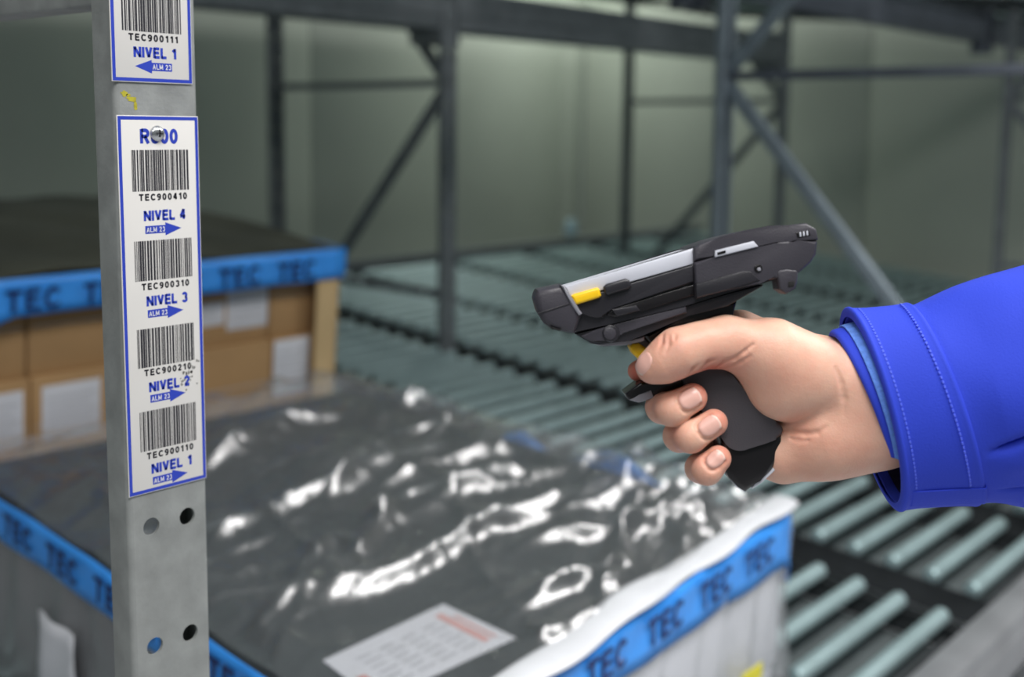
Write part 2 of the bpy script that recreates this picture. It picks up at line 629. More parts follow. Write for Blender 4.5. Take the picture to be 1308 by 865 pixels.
upright_frame(0.451, 0.72, 1.71, 'sharp grey galvanised rack upright in the foreground carrying the white barcode plates', False, True)
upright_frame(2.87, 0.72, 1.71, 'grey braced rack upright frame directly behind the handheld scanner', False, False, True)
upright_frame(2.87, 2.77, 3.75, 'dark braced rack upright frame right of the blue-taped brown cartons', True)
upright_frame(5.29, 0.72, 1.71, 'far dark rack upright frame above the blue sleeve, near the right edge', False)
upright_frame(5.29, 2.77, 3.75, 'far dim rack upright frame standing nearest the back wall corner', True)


def cross_beam(x0, x1, yf, yb, z0, z1, label, m):
    root = empty('cross_beam', ((x0 + x1) / 2, (yf + yb) / 2, z0), label, 'beam')
    h = (x1 - x0) / 2
    d = (yb - yf) / 2
    bm = bmesh.new()
    bm_box(bm, -h, h, -d, d, 0, z1 - z0, None, 0.006, 2)
    bm_box(bm, -h, h, -d - 0.004, -d + 0.01, (z1 - z0) * 0.32, (z1 - z0) * 0.68, None, 0.003, 1)   # stiffening rib
    link('beam_box', from_bm('beam_box', bm, m, 40), root)
    for s in (-1, 1):
        link('end_plate', box_mesh('end_plate', s * h - 0.004, s * h + 0.004, -d - 0.006, d + 0.004, -0.05, z1 - z0 + 0.02, m, 0.001), root)
    return root


zb = bedz(0.68)
cross_beam(0.492, 2.829, 0.650, 0.715, zb - 0.125, zb - 0.005, 'grey steel beam along the near edge of the roller bed, lower right', M['beam'])
cross_beam(2.911, 5.249, 0.650, 0.715, zb - 0.125, zb - 0.005, 'grey steel beam edging the roller lanes behind the blue sleeve', M['beam'])
for (y, nm) in ((1.80, 'middle'), (2.86, 'third'), (3.84, 'last')):
    z = bedz(y) - 0.07
    for x0, x1, ln in ((0.492, 2.829, 'left'), (2.911, 5.249, 'right')):
        cross_beam(x0, x1, y - .02, y + .04, z - 0.10, z, 'dark steel beam carrying the rollers from below, %s row of the %s bay' % (nm, ln), M['galv_dark'])
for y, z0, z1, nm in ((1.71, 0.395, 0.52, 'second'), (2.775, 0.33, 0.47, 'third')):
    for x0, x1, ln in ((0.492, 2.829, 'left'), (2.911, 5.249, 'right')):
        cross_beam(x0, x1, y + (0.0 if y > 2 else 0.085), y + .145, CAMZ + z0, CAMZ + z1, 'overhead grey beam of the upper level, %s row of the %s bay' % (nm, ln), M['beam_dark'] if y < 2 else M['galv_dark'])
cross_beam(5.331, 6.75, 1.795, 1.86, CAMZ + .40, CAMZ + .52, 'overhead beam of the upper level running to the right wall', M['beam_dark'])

# ---------------------------------------------------------------- roller tracks
PITCH_R = 0.0877
R_RAD = 0.0175


def roller_mesh(L):
    return cyl_mesh('roller', R_RAD, -L / 2, L / 2, M['roller'], 14, 'X', 0.004, 0.006, 0.005)


RM = {}


def rail_mesh(L):
    """channel rail, opening away; local y along the lane"""
    bm = bmesh.new()
    bm_box(bm, -0.0015, 0.0015, 0, L, -0.085, -0.026)
    bm_box(bm, -0.0015, 0.010, 0, L, -0.040, -0.037)
    return from_bm('rail', bm, M['rail'])


LANE_Y0, LANE_Y1 = 0.725, 4.02
RAIL = rail_mesh((LANE_Y1 - LANE_Y0) * 1.004)
RAIL_R = RAIL.copy()
RAIL_R.transform(Matrix.Diagonal((-1, 1, 1, 1)))
RAIL_R.flip_normals()
tilt = math.atan(INC)


def track(x0, x1, label, single, zoff=0.0, group=None):
    root = empty('roller_track', ((x0 + x1) / 2, LANE_Y0, bedz(LANE_Y0, zoff)), label, 'roller track', group, (tilt, 0, 0))
    L = x1 - x0
    key = round(L, 3)
    if key not in RM:
        RM[key] = roller_mesh(L)
    ys = []
    y = 0.768 - LANE_Y0
    while y < (LANE_Y1 - LANE_Y0) - 0.03:
        ys.append(y)
        y += PITCH_R
    if single:
        for y in ys:
            o = link('roller', RM[key], root, (0, y, -R_RAD))
            o.rotation_euler = (random.uniform(0, 6.28), 0, 0)
    else:
        bm = bmesh.new()
        for y in ys:
            n0 = len(bm.verts)
            bm.from_mesh(RM[key])
            bm.verts.ensure_lookup_table()
            for v in bm.verts[n0:]:
                v.co += Vector((0, y, -R_RAD))
        o = link('rollers', from_bm('rollers', bm, M['roller'], 40), root)
        tag(o, kind='stuff')
    if not zoff:
        link('tray', box_mesh('tray', -L / 2, L / 2, 0.0, LANE_Y1 - LANE_Y0, -0.092, -0.088, M['tray']), root)
    for s in (-1, 1):
        link('rail', RAIL if s < 0 else RAIL_R, root, (s * (L / 2 + 0.0055), 0, 0))
    for y in (0.03, LANE_Y1 - LANE_Y0 - 0.04):
        link('tie_bar', box_mesh('tie_bar', -L / 2 - .004, L / 2 + .004, y - .006, y + .006, -0.086, -0.06, M['rail']), root)
    return root


T1 = 'row of zinc rollers running back from the near beam, '
track(0.545, 1.00, 'zinc roller row under the left side of the film-wrapped load', False)
track(1.125, 1.60, 'zinc roller row under the right side of the film-wrapped load', False)
track(1.752, 2.205, 'zinc roller row immediately right of the film-wrapped load', True)
track(2.368, 2.816, 'zinc roller row under the hand, left of the scanner-side upright frame', True)
track(2.956, 3.405, 'first zinc roller row beyond the wide dark gap, behind the scanner', True)
track(3.490, 4.020, 'second zinc roller row beyond the wide dark gap', True)
track(4.125, 4.620, 'third zinc roller row beyond the wide dark gap', False)
track(4.730, 5.200, 'far zinc roller row just before the far upright frames', False)
track(5.360, 5.860, 'farthest but one zinc roller row, beyond the far upright frames', False)
track(5.960, 6.460, 'farthest zinc roller row, beside the right wall', False)
# upper level, seen only from below
for i, (x0, x1, lb) in enumerate(((0.545, 1.62, 'upper level roller row above the carton load, left'), (1.72, 2.80, 'upper level roller row above the near right rollers'),
                       (2.96, 4.02, 'upper level roller row overhead behind the scanner'), (4.12, 5.19, 'upper level roller row overhead at the upper right corner'),
                       (5.36, 6.46, 'upper level roller row overhead beside the right wall'))):
    track(x0, x1, lb, False, 1.46)

# added bracket with a pale disc, its colour standing for a bolt-head glint
st = empty('lane_end_glint', (5.215, 4.085, bedz(4.06) - 0.06), 'pale blue disc painted as a bolt glint at the far roller end above the scanner', 'glint stand-in')
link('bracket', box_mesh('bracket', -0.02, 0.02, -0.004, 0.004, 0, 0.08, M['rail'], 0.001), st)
cp = cyl_mesh('cap', 0.055, -0.03, 0.0, M['glint_blue'], 18, 'Y', 0.012)
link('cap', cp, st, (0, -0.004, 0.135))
# far cross rail that closes the roller bed
far = link('back_stop_rail', box_mesh('back_stop_rail', 0.5, 6.6, 4.03, 4.07, bedz(4.05) - 0.10, bedz(4.05) + 0.02, M['galv_dark'], 0.003))
tag(far, 'dark steel rail closing the far end of the roller bed below the wall', 'rail')

# ================================================================== BARCODE PLATES
def barcode_mesh(x0, x1, z0, z1, y, seed):
    rg = random.Random(seed)
    verts, faces = [], []
    x = x0
    while x < x1 - 0.0003:
        wbar = rg.choice((0.00035, 0.0005, 0.0008, 0.0012, 0.0016))
        wgap = rg.choice((0.0003, 0.0004, 0.0006, 0.0009))
        xe = min(x + wbar, x1)
        i = len(verts)
        verts += [(x, y, z0), (xe, y, z0), (xe, y, z1), (x, y, z1)]
        faces.append((i, i + 1, i + 2, i + 3))
        x = xe + wgap
    return mesh('barcode', verts, faces, M['ink'])


def slab_xz(name, pts, y0, y1, m, bev=0.0):
    """outline in XZ pushed from y0 (front) back to y1"""
    bm = bmesh.new()
    a = [bm.verts.new((p[0], y0, p[1])) for p in pts]
    b = [bm.verts.new((p[0], y1, p[1])) for p in pts]
    n = len(pts)
    bm.faces.new(a)
    bm.faces.new(b[::-1])
    for k in range(n):
        bm.faces.new((a[k], b[k], b[(k + 1) % n], a[(k + 1) % n]))
    return from_bm(name, bm, m)


def text_on_plate(name, s, cx, cz, y, cap, m, root, width=None, bold=0.19, spacing=1.0):
    me = text_mesh(name, s, cap, m, 0, bold, spacing)
    xs = [v.co.x for v in me.vertices]
    if width:
        me.transform(Matrix.Diagonal((width / (max(xs) - min(xs)), 1, 1, 1)))
    me.transform(face_matrix((cx, y, cz), (1, 0, 0), (0, 0, 1)))
    return link(name, me, root)


def frame_border(name, x0, x1, z0, z1, t, y, m):
    vs = [(x0, y, z0), (x1, y, z0), (x1, y, z1), (x0, y, z1), (x0 + t, y, z0 + t), (x1 - t, y, z0 + t), (x1 - t, y, z1 - t), (x0 + t, y, z1 - t)]
    fs = [(0, 1, 5, 4), (1, 2, 6, 5), (2, 3, 7, 6), (3, 0, 4, 7)]
    return mesh(name, vs, fs, m)


def plate_block(root, cx, zb0, zb1, zt, zn, za, code, nivel, direction, seed, skew=0.0, y=-0.0013):
    link('barcode', barcode_mesh(cx - 0.0230, cx + 0.0230, zb0, zb1, y, seed), root)
    text_on_plate('code_text', code, cx + .001, zt, y, 0.0046, M['ink'], root, 0.0385, 0.25, 2.0)
    text_on_plate('level_text', nivel, cx + .002, zn, y, 0.0072, M['blue_ink'], root, 0.0335, 0.265)
    s = direction
    za -= 0.0006
    a = cx + .0005 - s * 0.0145
    b = cx + .0005 + s * 0.0145
    mid = cx + .0005 + s * 0.0015
    pts = [(a, za - .0028), (mid, za - .0028), (mid, za - .0047), (b, za), (mid, za + .0047), (mid, za + .0028), (a, za + .0028)]
    if s < 0:
        pts = pts[::-1]
    link('arrow', slab_xz('arrow', pts, y + 0.00005, y + 0.0002, M['blue_ink']), root)
    text_on_plate('arrow_text', 'ALM 23', (a + mid) / 2 + s * 0.0002, za, y - 0.0002, 0.0036, M['white_ink'], root, 0.0146, 0.16)


def plate(name, x0, x1, z0, z1, label):
    root = empty(name, ((x0 + x1) / 2, 0.72, z0 + CAMZ), label, 'label', None)
    h = (x1 - x0) / 2
    pm = box_mesh('backing_plate', -h - .0006, h + .0006, -0.0012, -0.0001, -.0006, z1 - z0 + .0006, M['plate'], 0.0004)
    link('backing_plate', pm, root)
    link('blue_border', frame_border('blue_border', -h, h, 0, z1 - z0, 0.0024, -0.00126, M['blue_ink']), root)
    return root


pl = plate('location_label', 0.4190, 0.4822, -0.2630, 0.0052, 'long white location plate with four barcodes, NIVEL 4 down to NIVEL 1')
Z0 = -0.2630
text_on_plate('rack_text', 'R600', 0.0, -0.0085 - Z0, -0.0013, 0.0100, M['blue_ink'], pl, 0.0300, 0.25)
for zb1, zb0, zt, zn, za, code, niv, sd in ((-.0180, -.0467, -.0510, -.0640, -.0733, 'TEC900410', 'NIVEL 4', 1),
                                            (-.0815, -.1098, -.1140, -.1245, -.1330, 'TEC900310', 'NIVEL 3', 2),
                                            (-.1440, -.1718, -.1757, -.1865, -.1945, 'TEC900210', 'NIVEL 2', 3),
                                            (-.2035, -.2325, -.2365, -.2465, -.2550, 'TEC900110', 'NIVEL 1', 4)):
    plate_block(pl, 0.001, zb0 - Z0, zb1 - Z0, zt - Z0, zn - Z0, za - Z0, code, niv, 1, sd)
# scuff beside NIVEL 2
rg = random.Random(5)
vs, fs = [], []
for k in range(34):
    cx, cz = 0.021 + rg.gauss(0, .0035) + (0.002 if k % 2 else -.004), -0.182 - Z0 + rg.gauss(0, 0.006)
    r = rg.uniform(.0004, .0012)
    i = len(vs)
    n = 7
    vs += [(cx + r * rg.uniform(.5, 1.4) * math.cos(6.283 * j / n), -0.00135, cz + r * rg.uniform(.5, 1.6) * math.sin(6.283 * j / n)) for j in range(n)]
    fs.append(tuple(range(i, i + n)))
link('scuff', mesh('scuff', vs, fs, M['smear']), pl)

p2 = plate('location_label', 0.4165, 0.4785, 0.0290, 0.1750, 'white barcode plate with left arrow, cut by the top edge of the picture')
plate_block(p2, 0.0, 0.034, 0.063, 0.0300, 0.0200, 0.0110, 'TEC900111', 'NIVEL 1', -1, 11)
plate_block(p2, 0.0, 0.092, 0.120, 0.0880, 0.0780, 0.0690, 'TEC900211', 'NIVEL 2', -1, 12)

# bolt through the plate
bt = empty('plate_bolt', (0.449, 0.7184, CAMZ - 0.0065), 'domed steel bolt pinning the long white plate, over its top text', 'bolt')
bm = bmesh.new()
bmesh.ops.create_uvsphere(bm, u_segments=18, v_segments=10, radius=0.0056)
for v in bm.verts:
    v.co.y *= 0.62
    if v.co.y > 0:
        v.co.y = min(v.co.y, 0.001)
link('bolt_head', from_bm('bolt_head', bm, M['bolt'], 180), bt)
bm = bmesh.new()
bm_box(bm, -.0026, .0026, -.0038, -.0030, -.0005, .0005)
bm_box(bm, -.0005, .0005, -.0038, -.0030, -.0026, .0026)
link('cross_recess', from_bm('cross_recess', bm, M['ink']), bt)

# yellow glue residue between the plates
vs, fs = [], []
for (cx, cz, rx, rz) in ((0.4255, 0.0205, .0032, .0022), (0.4310, 0.0170, .0040, .0020), (0.4335, 0.0120, .0014, .0035), (0.4285, .0195, .0016, .0012)):
    i = len(vs)
    n = 11
    vs += [(cx + rx * rg.uniform(.6, 1.25) * math.cos(6.283 * j / n), 0.71985, CAMZ + cz + rz * rg.uniform(.6, 1.25) * math.sin(6.283 * j / n)) for j in range(n)]
    fs.append(tuple(range(i, i + n)))
gl = link('glue_residue', mesh('glue_residue', vs, fs, M['ochre']))
tag(gl, 'smear of yellow glue on the upright between the two white plates', 'residue')

# ================================================================== CARTON LOAD (behind)
CY0 = 1.992
CTOP = 0.555          # height above the roller plane
ROTX = Matrix.Rotation(tilt, 4, 'X')


def carton(x0, x1, y0, y1, k0, k1, label, lab=(), mt='carton'):
    """a carton standing on the sloping lane; k0..k1 heights above the rollers"""
    root = empty('cardboard_carton', ((x0 + x1) / 2, y0, bedz(y0, k0)), label, 'carton', 'brown cartons under the dark cover', (tilt, 0, 0))
    h = (x1 - x0) / 2
    g = 0.002
    link('carton_body', box_mesh('carton_body', -h + g, h - g, 0, y1 - y0 - g, 0.001, k1 - k0 - 0.001, M[mt], 0.004), root)
    hh = k1 - k0
    link('flap_seam', box_mesh('flap_seam', -h + .01, h - .01, -0.001, 0.002, hh * 0.5 - 0.001, hh * 0.5 + 0.001, M['grey_ink']), root)
    for (a, b, c, d) in lab:
        s = link('shipping_label', box_mesh('shipping_label', a - (x0 + x1) / 2, b - (x0 + x1) / 2, -0.0012, 0.001, c, d, M['paper'], 0.0004), root)
        vs, fs = [], []
        for q in range(4):
            zz = d - (d - c) * (0.25 + 0.15 * q)
            i = len(vs)
            xa, xb = a - (x0 + x1) / 2 + .01, b - (x0 + x1) / 2 - .01 - .01 * (q % 2)
            vs += [(xa, -.0014, zz), (xb, -.0014, zz), (xb, -.0014, zz + .003), (xa, -.0014, zz + .003)]
            fs.append((i, i + 1, i + 2, i + 3))
        link('print', mesh('print', vs, fs, M['grey_ink']), s)
    return root


XS = (0.70, 0.965, 1.232, 1.50, 1.655)
ly = (0.0, 0.185, 0.37, 0.553)
names = ('leftmost', 'second from left', 'third from left', 'rightmost')
layers = ('bottom', 'middle', 'top')
for j in range(3):
    for i in range(4):
        lab = []
        if j == 2 and i == 2:
            lab = [(1.275, 1.385, 0.045, 0.095), (1.392, 1.495, 0.03, 0.13)]
        if j == 1 and i == 0:
            lab = [(0.72, 0.95, 0.06, 0.165)]
        if j == 1 and i == 1:
            lab = [(0.985, 1.10, 0.06, 0.165)]
        if j == 1 and i == 3:
            lab = [(1.505, 1.60, 0.055, 0.18)]
        carton(XS[i], XS[i + 1], CY0, CY0 + 0.42, ly[j], ly[j + 1],
               'brown cardboard carton, %s in the %s front layer of the blue-taped stack' % (names[i], layers[j]), lab)
for j in range(3):
    for i, (a, b) in enumerate(((0.70, 1.18), (1.18, 1.655))):
        carton(a, b, CY0 + 0.422, CY0 + 0.86, ly[j], ly[j + 1],
               'brown carton in the rear of the blue-taped stack, %s layer, %s side' % (layers[j], ('left', 'right')[i]))
# pale corner protector
cpn = empty('corner_protector', (1.655, CY0, bedz(CY0, 0.001)), 'pale cardboard edge protector on the right corner of the carton stack', 'edge protector', None, (tilt, 0, 0))
bm = bmesh.new()
bm_box(bm, -0.055, 0.006, -0.006, -0.002, 0, 0.545)
bm_box(bm, 0.001, 0.006, -0.006, 0.055, 0, 0.545)
link('angle_board', from_bm('angle_board', bm, M['carton_light']), cpn)
# dark cover sheet over the top
n = 60
vs, fs = [], []
ph = RNG.uniform(0, 6.28, 8)
for a in range(n + 1):
    for b in range(n + 1):
        x = 0.69 + 0.975 * a / n
        y = CY0 - 0.008 + 0.885 * b / n
        z = 0.004 * (1 + math.sin(9 * x + ph[0]) * math.sin(7 * y + ph[1])) + 0.004 * (1 + math.sin(23 * x + 9 * y + ph[2])) \
            + 0.012 * math.exp(-((x - 1.2) / .35) ** 2 - ((y - 2.45) / .3) ** 2)
        vs.append((x, y - CY0, CTOP + 0.002 + z))
for a in range(n):
    for b in range(n):
        i = a * (n + 1) + b
        fs.append((i, i + n + 1, i + n + 2, i + 1))
cs = empty('cover_sheet', (0, CY0, bedz(CY0)), 'dark plastic sheet covering the top of the brown carton stack', 'cover sheet', None, (tilt, 0, 0))
o = link('sheet', mesh('sheet', vs, fs, M['cover'], 180), cs)
md = o.modifiers.new('thickness', 'SOLIDIFY')
md.thickness = 0.002


def ribbon(name, pts, height_fn, m, normal_out, th=0.0012, wav=0.0025):
    """upright band along a path of top points; thickness th outward"""
    bm = bmesh.new()
    rows = []
    N = len(pts)
    for k, p in enumerate(pts):
        hgt = height_fn(k / (N - 1))
        nrm = Vector(normal_out[k])
        row = []
        for q in range(5):
            t = q / 4
            off = wav * math.sin(k * 0.9 + q * 1.3) * 0.5 + wav * .5
            row.append(bm.verts.new(Vector(p) + nrm * off + Vector((0, 0, -hgt * t))))
        rows.append(row)
    for A, B in zip(rows, rows[1:]):
        for q in range(4):
            bm.faces.new((A[q], A[q + 1], B[q + 1], B[q]))
    me = from_bm(name, bm, m, 180)
    return me


def polyline(pts, step):
    out, nr = [], []
    for a, b in zip(pts, pts[1:]):
        a, b = Vector(a), Vector(b)
        d = b - a
        L = max(2, int(d.length / step))
        for k in range(L):
            out.append(a + d * k / L)
    out.append(Vector(pts[-1]))
    return out


def tape_word(s, p, xdir, up, size, root, bold=0.2, name='tape_text'):
    me = text_mesh(name, s, size, M['tape_ink'], 0, bold, 1.3)
    me.transform(face_matrix(p, xdir, up))
    return link(name, me, root)


e = 0.008
tp = empty('packing_tape', (0.7, CY0, bedz(CY0)), 'blue TEC tape wound round the top of the brown carton stack', 'tape', None, (tilt, 0, 0))
path = polyline([(0.69 - e, 0.87, CTOP + .006), (0.69 - e, -e, CTOP + .006), (1.665 + e, -e, CTOP + .006), (1.665 + e, 0.87, CTOP + .006)], 0.03)
nrm = []
for p in path:
    nrm.append((-1, 0, 0) if p.x < 0.69 else ((1, 0, 0) if p.x > 1.666 else (0, -1, 0)))
tb = link('band', ribbon('band', [p - Vector((0.7, 0, 0)) for p in path], lambda t: 0.080 - .012 * (t > .4), M['tape'], nrm), tp)
md = tb.modifiers.new('thickness', 'SOLIDIFY')
md.thickness = 0.0012
for k in range(6):
    tape_word('TEC', (0.955 - 0.7 + 0.145 * (k - 1), -e - 0.0052, CTOP - .033), (1, 0, 0), (0, 0, 1), 0.040, tp)

# ================================================================== FILM-WRAPPED LOAD (near)
HT = 1 - 0.66589      # top plane above the rollers
FL, FR, BR, BL = Vector((0.715, 0.748)), Vector((1.650, 0.830)), Vector((1.560, 1.800)), Vector((0.735, 1.820))


def quad(s, t):
    return (FL * (1 - s) + FR * s) * (1 - t) + (BL * (1 - s) + BR * s) * t


nl = empty('wrapped_load', (1.15, 1.28, bedz(1.28, 0)), 'low dark load in shiny crumpled clear film with blue TEC tape round its rim', 'wrapped load')
NL = Vector(nl.location)


def hexa(name, k0, k1, inset, m):
    vs = []
    for k in (k0, k1):
        for s, t in ((0, 0), (1, 0), (1, 1), (0, 1)):
            s2 = s + (inset if s == 0 else -inset)
            t2 = t + (inset if t == 0 else -inset)
            q = quad(s2, t2)
            vs.append(Vector((q.x, q.y, bedz(q.y, k))) - NL)
    bm = bmesh.new()
    bv = [bm.verts.new(v) for v in vs]
    for f in ((3, 2, 1, 0), (4, 5, 6, 7), (0, 1, 5, 4), (1, 2, 6, 5), (2, 3, 7, 6), (3, 0, 4, 7)):
        bm.faces.new([bv[i] for i in f])
    bmesh.ops.bevel(bm, geom=list(bm.edges), offset=0.008, segments=2, profile=.5, affect='EDGES')
    return from_bm(name, bm, m, 40)


# goods under the film: charcoal top slabs with gaps, pale wrapped sides
link('base_layer', hexa('base_layer', 0.0, 0.06, 0.012, M['load_side']), nl)
link('goods', hexa('goods', 0.06, HT - 0.075, 0.006, M['load_side']), nl)
link('goods_top', hexa('goods_top', HT - 0.076, HT - 0.036, 0.008, M['load']), nl)

# crumpled film over the top
NX, NY = 240, 240
SS, TT = np.meshgrid(np.linspace(0, 1, NX), np.linspace(0, 1, NY), indexing='ij')
qx = (FL.x * (1 - SS) + FR.x * SS) * (1 - TT) + (BL.x * (1 - SS) + BR.x * SS) * TT
qy = (FL.y * (1 - SS) + FR.y * SS) * (1 - TT) + (BL.y * (1 - SS) + BR.y * SS) * TT


def vnoise(x, y, sc, seed):
    g = np.random.default_rng(seed).uniform(-1, 1, (64, 64))
    X, Y = x * sc, y * sc
    i, j = np.floor(X).astype(int), np.floor(Y).astype(int)
    fx, fy = X - i, Y - j
    fx, fy = fx * fx * (3 - 2 * fx), fy * fy * (3 - 2 * fy)
    G = lambda a, b: g[a % 64, b % 64]
    return (G(i, j) * (1 - fx) + G(i + 1, j) * fx) * (1 - fy) + (G(i, j + 1) * (1 - fx) + G(i + 1, j + 1) * fx) * fy


def ridged(x, y, sc, seed):
    return 1 - 2 * np.abs(vnoise(x, y, sc, seed))


wx = qx + 0.03 * vnoise(qx, qy, 9, 31)
wy = qy + 0.03 * vnoise(qx, qy, 9, 32)
ca, sa = math.cos(0.35), math.sin(0.35)
uu, vv = wx * ca + wy * sa, -wx * sa + wy * ca
hgt = 0.009 * vnoise(qx, qy, 5, 1) + 0.010 * ridged(uu * .55, vv, 8, 2) + 0.0055 * ridged(uu * .5 + .3, vv * 1.2, 17, 3) + 0.002 * ridged(wx, wy, 34, 4)
rg2 = np.random.default_rng(21)
for k in range(62):
    cx, cy = rg2.uniform(0.72, 1.65), rg2.uniform(0.76, 1.8)
    ang = rg2.normal(0.0, 0.35) if k % 4 else rg2.normal(1.1, 0.5)
    Ln = rg2.uniform(0.07, 0.30)
    wd = rg2.uniform(0.008, 0.022) if k % 2 else rg2.uniform(0.006, 0.011)
    am = min(0.026, wd * rg2.uniform(0.9, 2.1))
    dx, dy = qx - cx, qy - cy
    u = dx * math.cos(ang) + dy * math.sin(ang)
    v = -dx * math.sin(ang) + dy * math.cos(ang) + 0.014 * np.sin(u * 14 + k)
    hgt += am * np.exp(-(u / Ln) ** 2) / (1 + (v / wd) ** 2)
# the long folds one can follow in the film
FOLDS = (((1.338, 1.421), (1.436, 1.413), (1.399, 1.229), (1.493, 1.08)), ((1.058, 1.157), (1.134, 1.18), (1.242, 1.154), (1.316, 1.105)),
         ((0.895, 1.014), (1.042, 1.03), (1.308, 1.024)), ((0.988, 1.269), (1.083, 1.278), (1.18, 1.326)), ((0.991, 0.862), (1.134, 0.86), (1.16, 0.826)),
         ((0.994, 0.81), (1.179, 0.793)), ((1.425, 1.15), (1.463, 0.974)), ((0.754, 1.027), (0.99, 1.105), (1.068, 1.159)),
         ((1.417, 0.9), (1.573, 0.856), (1.569, 0.799)), ((0.875, 1.109), (0.966, 1.157), (0.974, 1.118)))
for k, fo in enumerate(FOLDS):
    d2 = np.full(qx.shape, 9.0)
    for (ax_, ay_), (bx_, by_) in zip(fo, fo[1:]):
        dx, dy = bx_ - ax_, by_ - ay_
        t_ = np.clip(((qx - ax_) * dx + (qy - ay_) * dy) / (dx * dx + dy * dy), 0, 1)
        d2 = np.minimum(d2, (qx + .006 * vnoise(qx, qy, 16, 60 + k) - ax_ - t_ * dx) ** 2 + (qy + .008 * vnoise(qx, qy, 14, 40 + k) - ay_ - t_ * dy) ** 2)
    wd = 0.0095 + 0.002 * (k % 3)
    hgt += wd * (1.75 + 0.5 * vnoise(qx, qy, 20, 80 + k)) / (1 + d2 / wd ** 2)
hgt *= 1 - 0.8 * np.exp(-(((qx - 0.91) / 0.15) ** 4 + ((qy - 0.93) / 0.09) ** 4))      # lies flat over the paper sheet
edge = np.minimum(np.minimum(SS, 1 - SS), np.minimum(TT, 1 - TT))
fall = np.clip(edge / 0.05, 0, 1)
fall = fall * fall * (3 - 2 * fall)
zz = CAMZ - 1 + INC * qy + HT - 0.006 + hgt * (0.25 + 0.75 * fall) + 0.004 * fall
vs = np.stack([qx - NL.x, qy - NL.y, zz - NL.z], -1).reshape(-1, 3)
ii = np.arange(NX * NY).reshape(NX, NY)
fs = np.stack([ii[:-1, :-1], ii[1:, :-1], ii[1:, 1:], ii[:-1, 1:]], -1).reshape(-1, 4)
o = link('top_film', mesh('top_film', vs.tolist(), fs.tolist(), M['film'], 180), nl)

# film on the four sides
bm = bmesh.new()
per = []
for (a, b) in (((0, 0), (1, 0)), ((1, 0), (1, 1)), ((1, 1), (0, 1)), ((0, 1), (0, 0))):
    for k in range(60):
        t = k / 60
        per.append((a[0] + (b[0] - a[0]) * t, a[1] + (b[1] - a[1]) * t))
rows = []
ctr = quad(.5, .5)
for k, (s, t) in enumerate(per):
    q = quad(s, t)
    out = Vector((s - .5, t - .5))
    out = Vector((np.sign(out.x) if abs(out.x) > .499 else 0, np.sign(out.y) if abs(out.y) > .499 else 0))
    row = []
    for j in range(9):
        f = j / 8
        d = 0.006 + 0.006 * math.sin(k * 1.3 + 5 * f) * math.sin(k * .31 + f * 3) * (f > 0)
        p = Vector((q.x + out.x * d, q.y + out.y * d, bedz(q.y, HT - 0.012 - (HT - 0.03) * f)))
        row.append(bm.verts.new(p - NL))
    rows.append(row)
for k in range(len(rows)):
    A, B = rows[k], rows[(k + 1) % len(rows)]
    for j in range(8):
        bm.faces.new((A[j], A[j + 1], B[j + 1], B[j]))
link('side_film', from_bm('side_film', bm, M['film_side'], 180), nl)

# gathered white hem of film along the right-hand front edge
bm = bmesh.new()
prev = None
for k in range(61):
    s = k / 60
    q = quad(s, 0.0)
    wob = 0.005 * math.sin(s * 14) + 0.002 * math.sin(s * 31 + 1)
    rad = 0.0125 + 0.003 * math.sin(s * 19 + 2) * math.sin(s * 9)
    c = Vector((q.x, q.y + 0.004 + wob * .6, bedz(q.y, HT + 0.002 + 0.003 * math.sin(s * 17)))) - NL
    ring = [bm.verts.new(c + Vector((0, rad * 1.9 * math.cos(a), rad * .55 * math.sin(a)))) for a in np.linspace(0, 2 * math.pi, 12, endpoint=False)]
    if prev:
        for a in range(12):
            bm.faces.new((prev[a], prev[(a + 1) % 12], ring[(a + 1) % 12], ring[a]))
    prev = ring
link('film_hem', from_bm('film_hem', bm, M['white_film'], 180), nl)

# blue tape round the rim
path, nrm = [], []
for (a, b, nv) in (((0, 1), (0, 0), (-1, 0, 0)), ((0, 0), (1, 0), (0, -1, 0)), ((1, 0), (1, 1), (1, 0, 0)), ((1, 1), (0, 1), (0, 1, 0))):
    for k in range(40):
        t = k / 40
        q = quad(a[0] + (b[0] - a[0]) * t, a[1] + (b[1] - a[1]) * t)
        q = Vector((q.x + nv[0] * .010, q.y + nv[1] * .010))
        dip = 0.0016 * math.sin(k * .5)
        path.append(Vector((q.x, q.y, bedz(q.y, HT - (0.004 if nv[1] < 0 or nv[0] < 0 else (0.055 if nv[1] > 0 else 0.050 - 0.040 * math.exp(-((t - .34) / .07) ** 2) - .03 * math.exp(-((t - .55) / .04) ** 2))) + dip))) - NL)
        nrm.append(nv)
path.append(path[0].copy())
nrm.append(nrm[0])
o = link('tape_band', ribbon('tape_band', path, lambda t: 0.060 if t < .25 else (0.060 + 0.03 * min(1, (t - .25) / .25) if t < .52 else 0.06), M['tape'], nrm, wav=.003), nl)
tag(o, 'blue tape band with dark TEC print')
md = o.modifiers.new('thickness', 'SOLIDIFY')
md.thickness = 0.0012
TBAND = o
dF = (FR - FL).normalized()
for k in range(9):
    s = 0.06 + 0.158 * k
    if s > .99:
        break
    q = quad(s, 0)
    p = Vector((q.x - .0, q.y - 0.0155, bedz(q.y, HT - 0.034 - 0.014 * s))) - NL
    tape_word('TEC', p, (dF.x, dF.y, 0), (0, 0, 1), 0.034 + .008 * s, TBAND)
for k in range(10):
    t = 0.04 + 0.118 * k
    if t > .97:
        break
    q = quad(0, 1 - t)
    p = Vector((q.x - 0.0155, q.y, bedz(q.y, HT - 0.034))) - NL
    tape_word('TEC', p, (BL.x * -1 + FL.x, FL.y - BL.y, -INC * (BL.y - FL.y)), (0, 0, 1), 0.034, TBAND)

